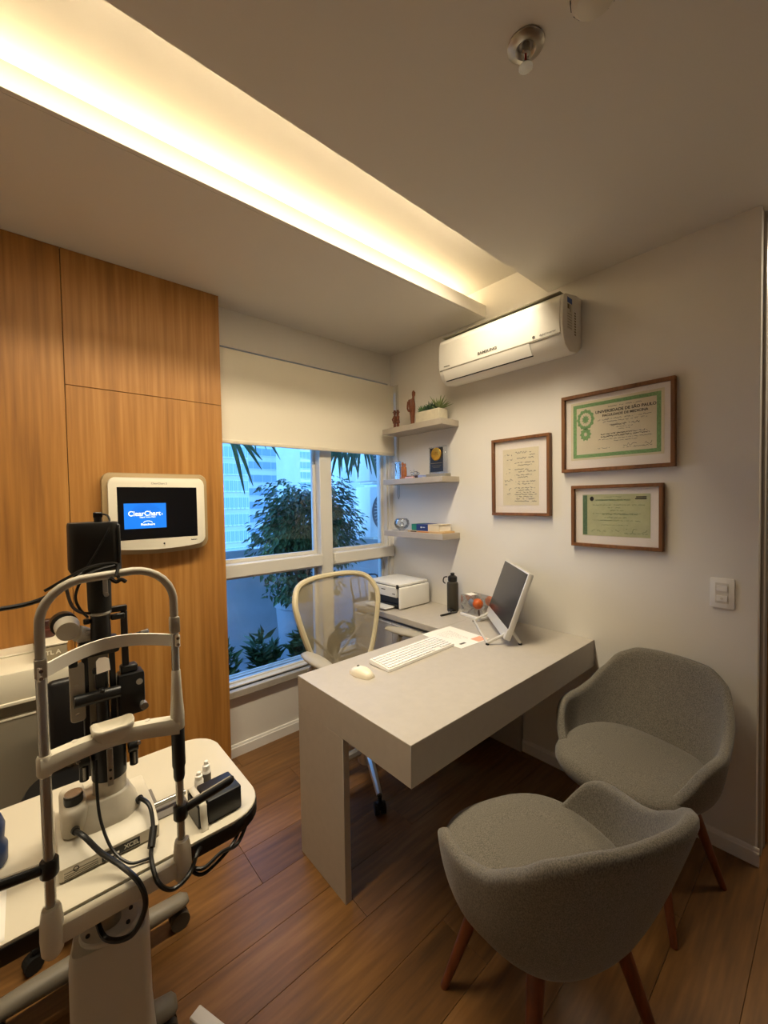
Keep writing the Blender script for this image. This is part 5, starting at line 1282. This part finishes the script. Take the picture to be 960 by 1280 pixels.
for (x, y), hh, lab in (((-1.812, -1.186), .046, 'short white eye drop bottle on the instrument table'), ((-1.788, -1.172), .060, 'taller white eye drop bottle with a dark label on the instrument table')):
    bt = thing('eye_drop_bottle', lab, 'bottle', (x, y, TZ), group='eye drop bottles')
    b = B(); b.lathe([(.0105, 0), (.0115, .002), (.0115, hh*.55), (.009, hh*.62)], seg=16); part('body', b, WHITE, bt)
    b = B(); b.lathe([(.0098, hh*.60), (.0098, hh*.82), (.006, hh*.86), (.0055, hh), (.004, hh*1.02)], seg=16); part('cap', b, WHITE, bt)
    if hh > .05: b = B(); b.lathe([(.0118, hh*.12), (.0118, hh*.48)], seg=16, cap=False); part('label', b, mat('drop_label', '#4d463f', .6), bt)
b = B()
b.lathe([(.030, 0), (.034, .006), (.035, .04), (.029, .052), (.030, .060), (.032, .085), (.026, .105), (.012, .112), (.002, .113)], (-2.229, -1.13, TZ), 22)
solo('blue_holder', b, mat('navy_plastic', '#1d3768', .4), 'dark blue rounded bottle standing on the instrument table', 'bottle')
b = B(); b.loft([[(-2.235, y, zz), (-2.195, y+.004, zz)] for y, zz in ((-1.20, TZ+.002), (-1.26, TZ+.0045), (-1.34, TZ+.002), (-1.358, TZ+.0012))], cap=False, closed=False)
o = solo('paper_strip', b, PAPER, 'white paper tissue lying on the instrument table near the hand grip', 'tissue'); o.modifiers.new('solid', 'SOLIDIFY').thickness = .0015
# ---- counter with white top against the oak wall
CX1, CY0 = -2.035, -.442
t = thing('counter', 'grey counter cabinet with a thick cream top against the oak wall', 'cabinet', (-2.45, -.28, 0))
CW = mat('counter_cream', '#e4dcc6', .45); CG = mat('counter_grey', '#8d8574', .55)
b = B(); b.box(-3.2, CX1, CY0, YW-.001, .792, .90, .006, 2); part('counter_top', b, CW, t, W=True)
b = B(); b.box(-3.2, CX1-.10, -.235, YW-.001, .90, .908, .003, 1); part('rear_ledge', b, CW, t, W=True)
b = B(); b.box(-3.2, CX1+.004, CY0-.004, CY0+.01, .786, .800, .003, 1); part('edge_strip', b, CW, t, W=True)
b = B(); b.box(-3.19, CX1-.005, CY0+.03, YW-.001, 0, .792); part('body', b, CG, t, W=True)
for x0, x1 in ((-2.60, CX1-.005), (-3.19, -2.605)):
    b = B(); b.box(x0, x1, CY0+.012, CY0+.03, .06, .735, .001, 1); d_ = part('door', b, CG, t, W=True)
    b = B(); b.box(x0, x1, CY0+.010, CY0+.03, .735, .741); part('finger_rail', b, CW, d_, W=True)
# grey device with pale letters on the counter
t = thing('lens_device', 'grey instrument box with pale lettering on the end of the counter', 'instrument', (-2.09, -.30, .90))
b = B(); b.box(-2.125, -2.040, -.395, -.135, .9005, .955, .006, 2); part('case', b, mat('device_taupe', '#93876f', .5), t, W=True)
b = B(); b.box(-2.127, -2.038, -.397, -.133, .955, .962, .002, 1); part('lid', b, CW, t, W=True)
text('TL A', .022, CW, t, axisM((-2.082, -.3955, .93), (1, 0, 0), (0, 0, 1), (0, -1, 0)), 'lettering', bold=.0005)
t = thing('brown_jar', 'small reddish brown jar standing on the grey instrument box', 'jar', (-2.095, -.27, .962))
b = B(); b.lathe([(.024, 0), (.026, .004), (.026, .030), (.018, .034), (.018, .062), (.015, .065), (.002, .065)], seg=18); part('body', b, mat('jar_brown', '#4a1f14', .4), t)
b = B(); b.lathe([(.0185, .046), (.0195, .048), (.0195, .064), (.017, .067), (.002, .067)], seg=18); part('lid', b, mat('jar_lid', '#331510', .4), t)
# black stool behind the table
t = thing('black_stool', 'black padded stool with a low backrest behind the instrument table', 'stool', (-2.05, -.618, 0))
SX_, SY_ = -2.05, -.618
b = B(); b.box(-2.108, -1.985, -.545, -.505, .56, .868, .018, 3); part('backrest', b, mat('black_vinyl', '#100f10', .45), t, W=True)
b = B(); b.lathe([(.115, .48), (.135, .49), (.14, .52), (.125, .545), (.01, .55)], (SX_, SY_, 0), 28); part('seat', b, mat('black_vinyl', '#100f10', .45), t, W=True)
b = B(); b.tube([(SX_, SY_+.03, .475), (SX_, SY_+.105, .49), (SX_, SY_+.100, .60)], .011, 8); part('back_bracket', b, STEEL, t, W=True)
b = B(); b.cyl((SX_, SY_, .09), (SX_, SY_, .48), .022, seg=16); part('gas_lift', b, STEEL, t, W=True)
for k_ in range(5):
    a = R(72*k_+50); ca, sa = math.cos(a), math.sin(a)
    b = B(); b.tube([(SX_, SY_, .09), (SX_+ca*.125, SY_+sa*.125, .062)], [.018, .012], 8); lg = part('base_leg', b, BLACK, t, W=True)
    b = B(); b.cyl((SX_+ca*.125-sa*.018, SY_+sa*.125+ca*.018, .025), (SX_+ca*.125+sa*.018, SY_+sa*.125-ca*.018, .025), .025, seg=14); b.cyl((SX_+ca*.125, SY_+sa*.125, .03), (SX_+ca*.125, SY_+sa*.125, .062), .007, seg=8); part('caster', b, RUBBER, lg, W=True)
# end of a white footrest on the floor, below the instrument table
w0 = at(236, 1272, Z=.05); w1 = at(250, 1254, Z=.05); w2 = at(263, 1282, Z=.05)
e1 = (w1-w0).normalized(); e2 = Vector((e1.y, -e1.x, 0)); wd = abs((w2-w1).dot(e1))
t = thing('footrest_bar', 'end of a white flat footrest on the floor beside the instrument table', 'footrest', (w0.x, w0.y, 0))
Mf = axisM((w0.x, w0.y, 0), e1, e2, (0, 0, 1)); ln_ = (w1-w0).length
if Mf.to_3x3().determinant() < 0: Mf = axisM((w0.x, w0.y, 0), e1, e2, (0, 0, 1))
b = B(); b.box(0, ln_, 0, .30, .028, .05, .003, 1, M=Mf); part('tread', b, WHITE, t, W=True)
for v in (.03, .25):
    b = B(); b.box(ln_*.25, ln_*.75, v, v+.02, 0, .028, M=Mf); part('support', b, GREYEN, t, W=True)
bpy.context.view_layer.update()
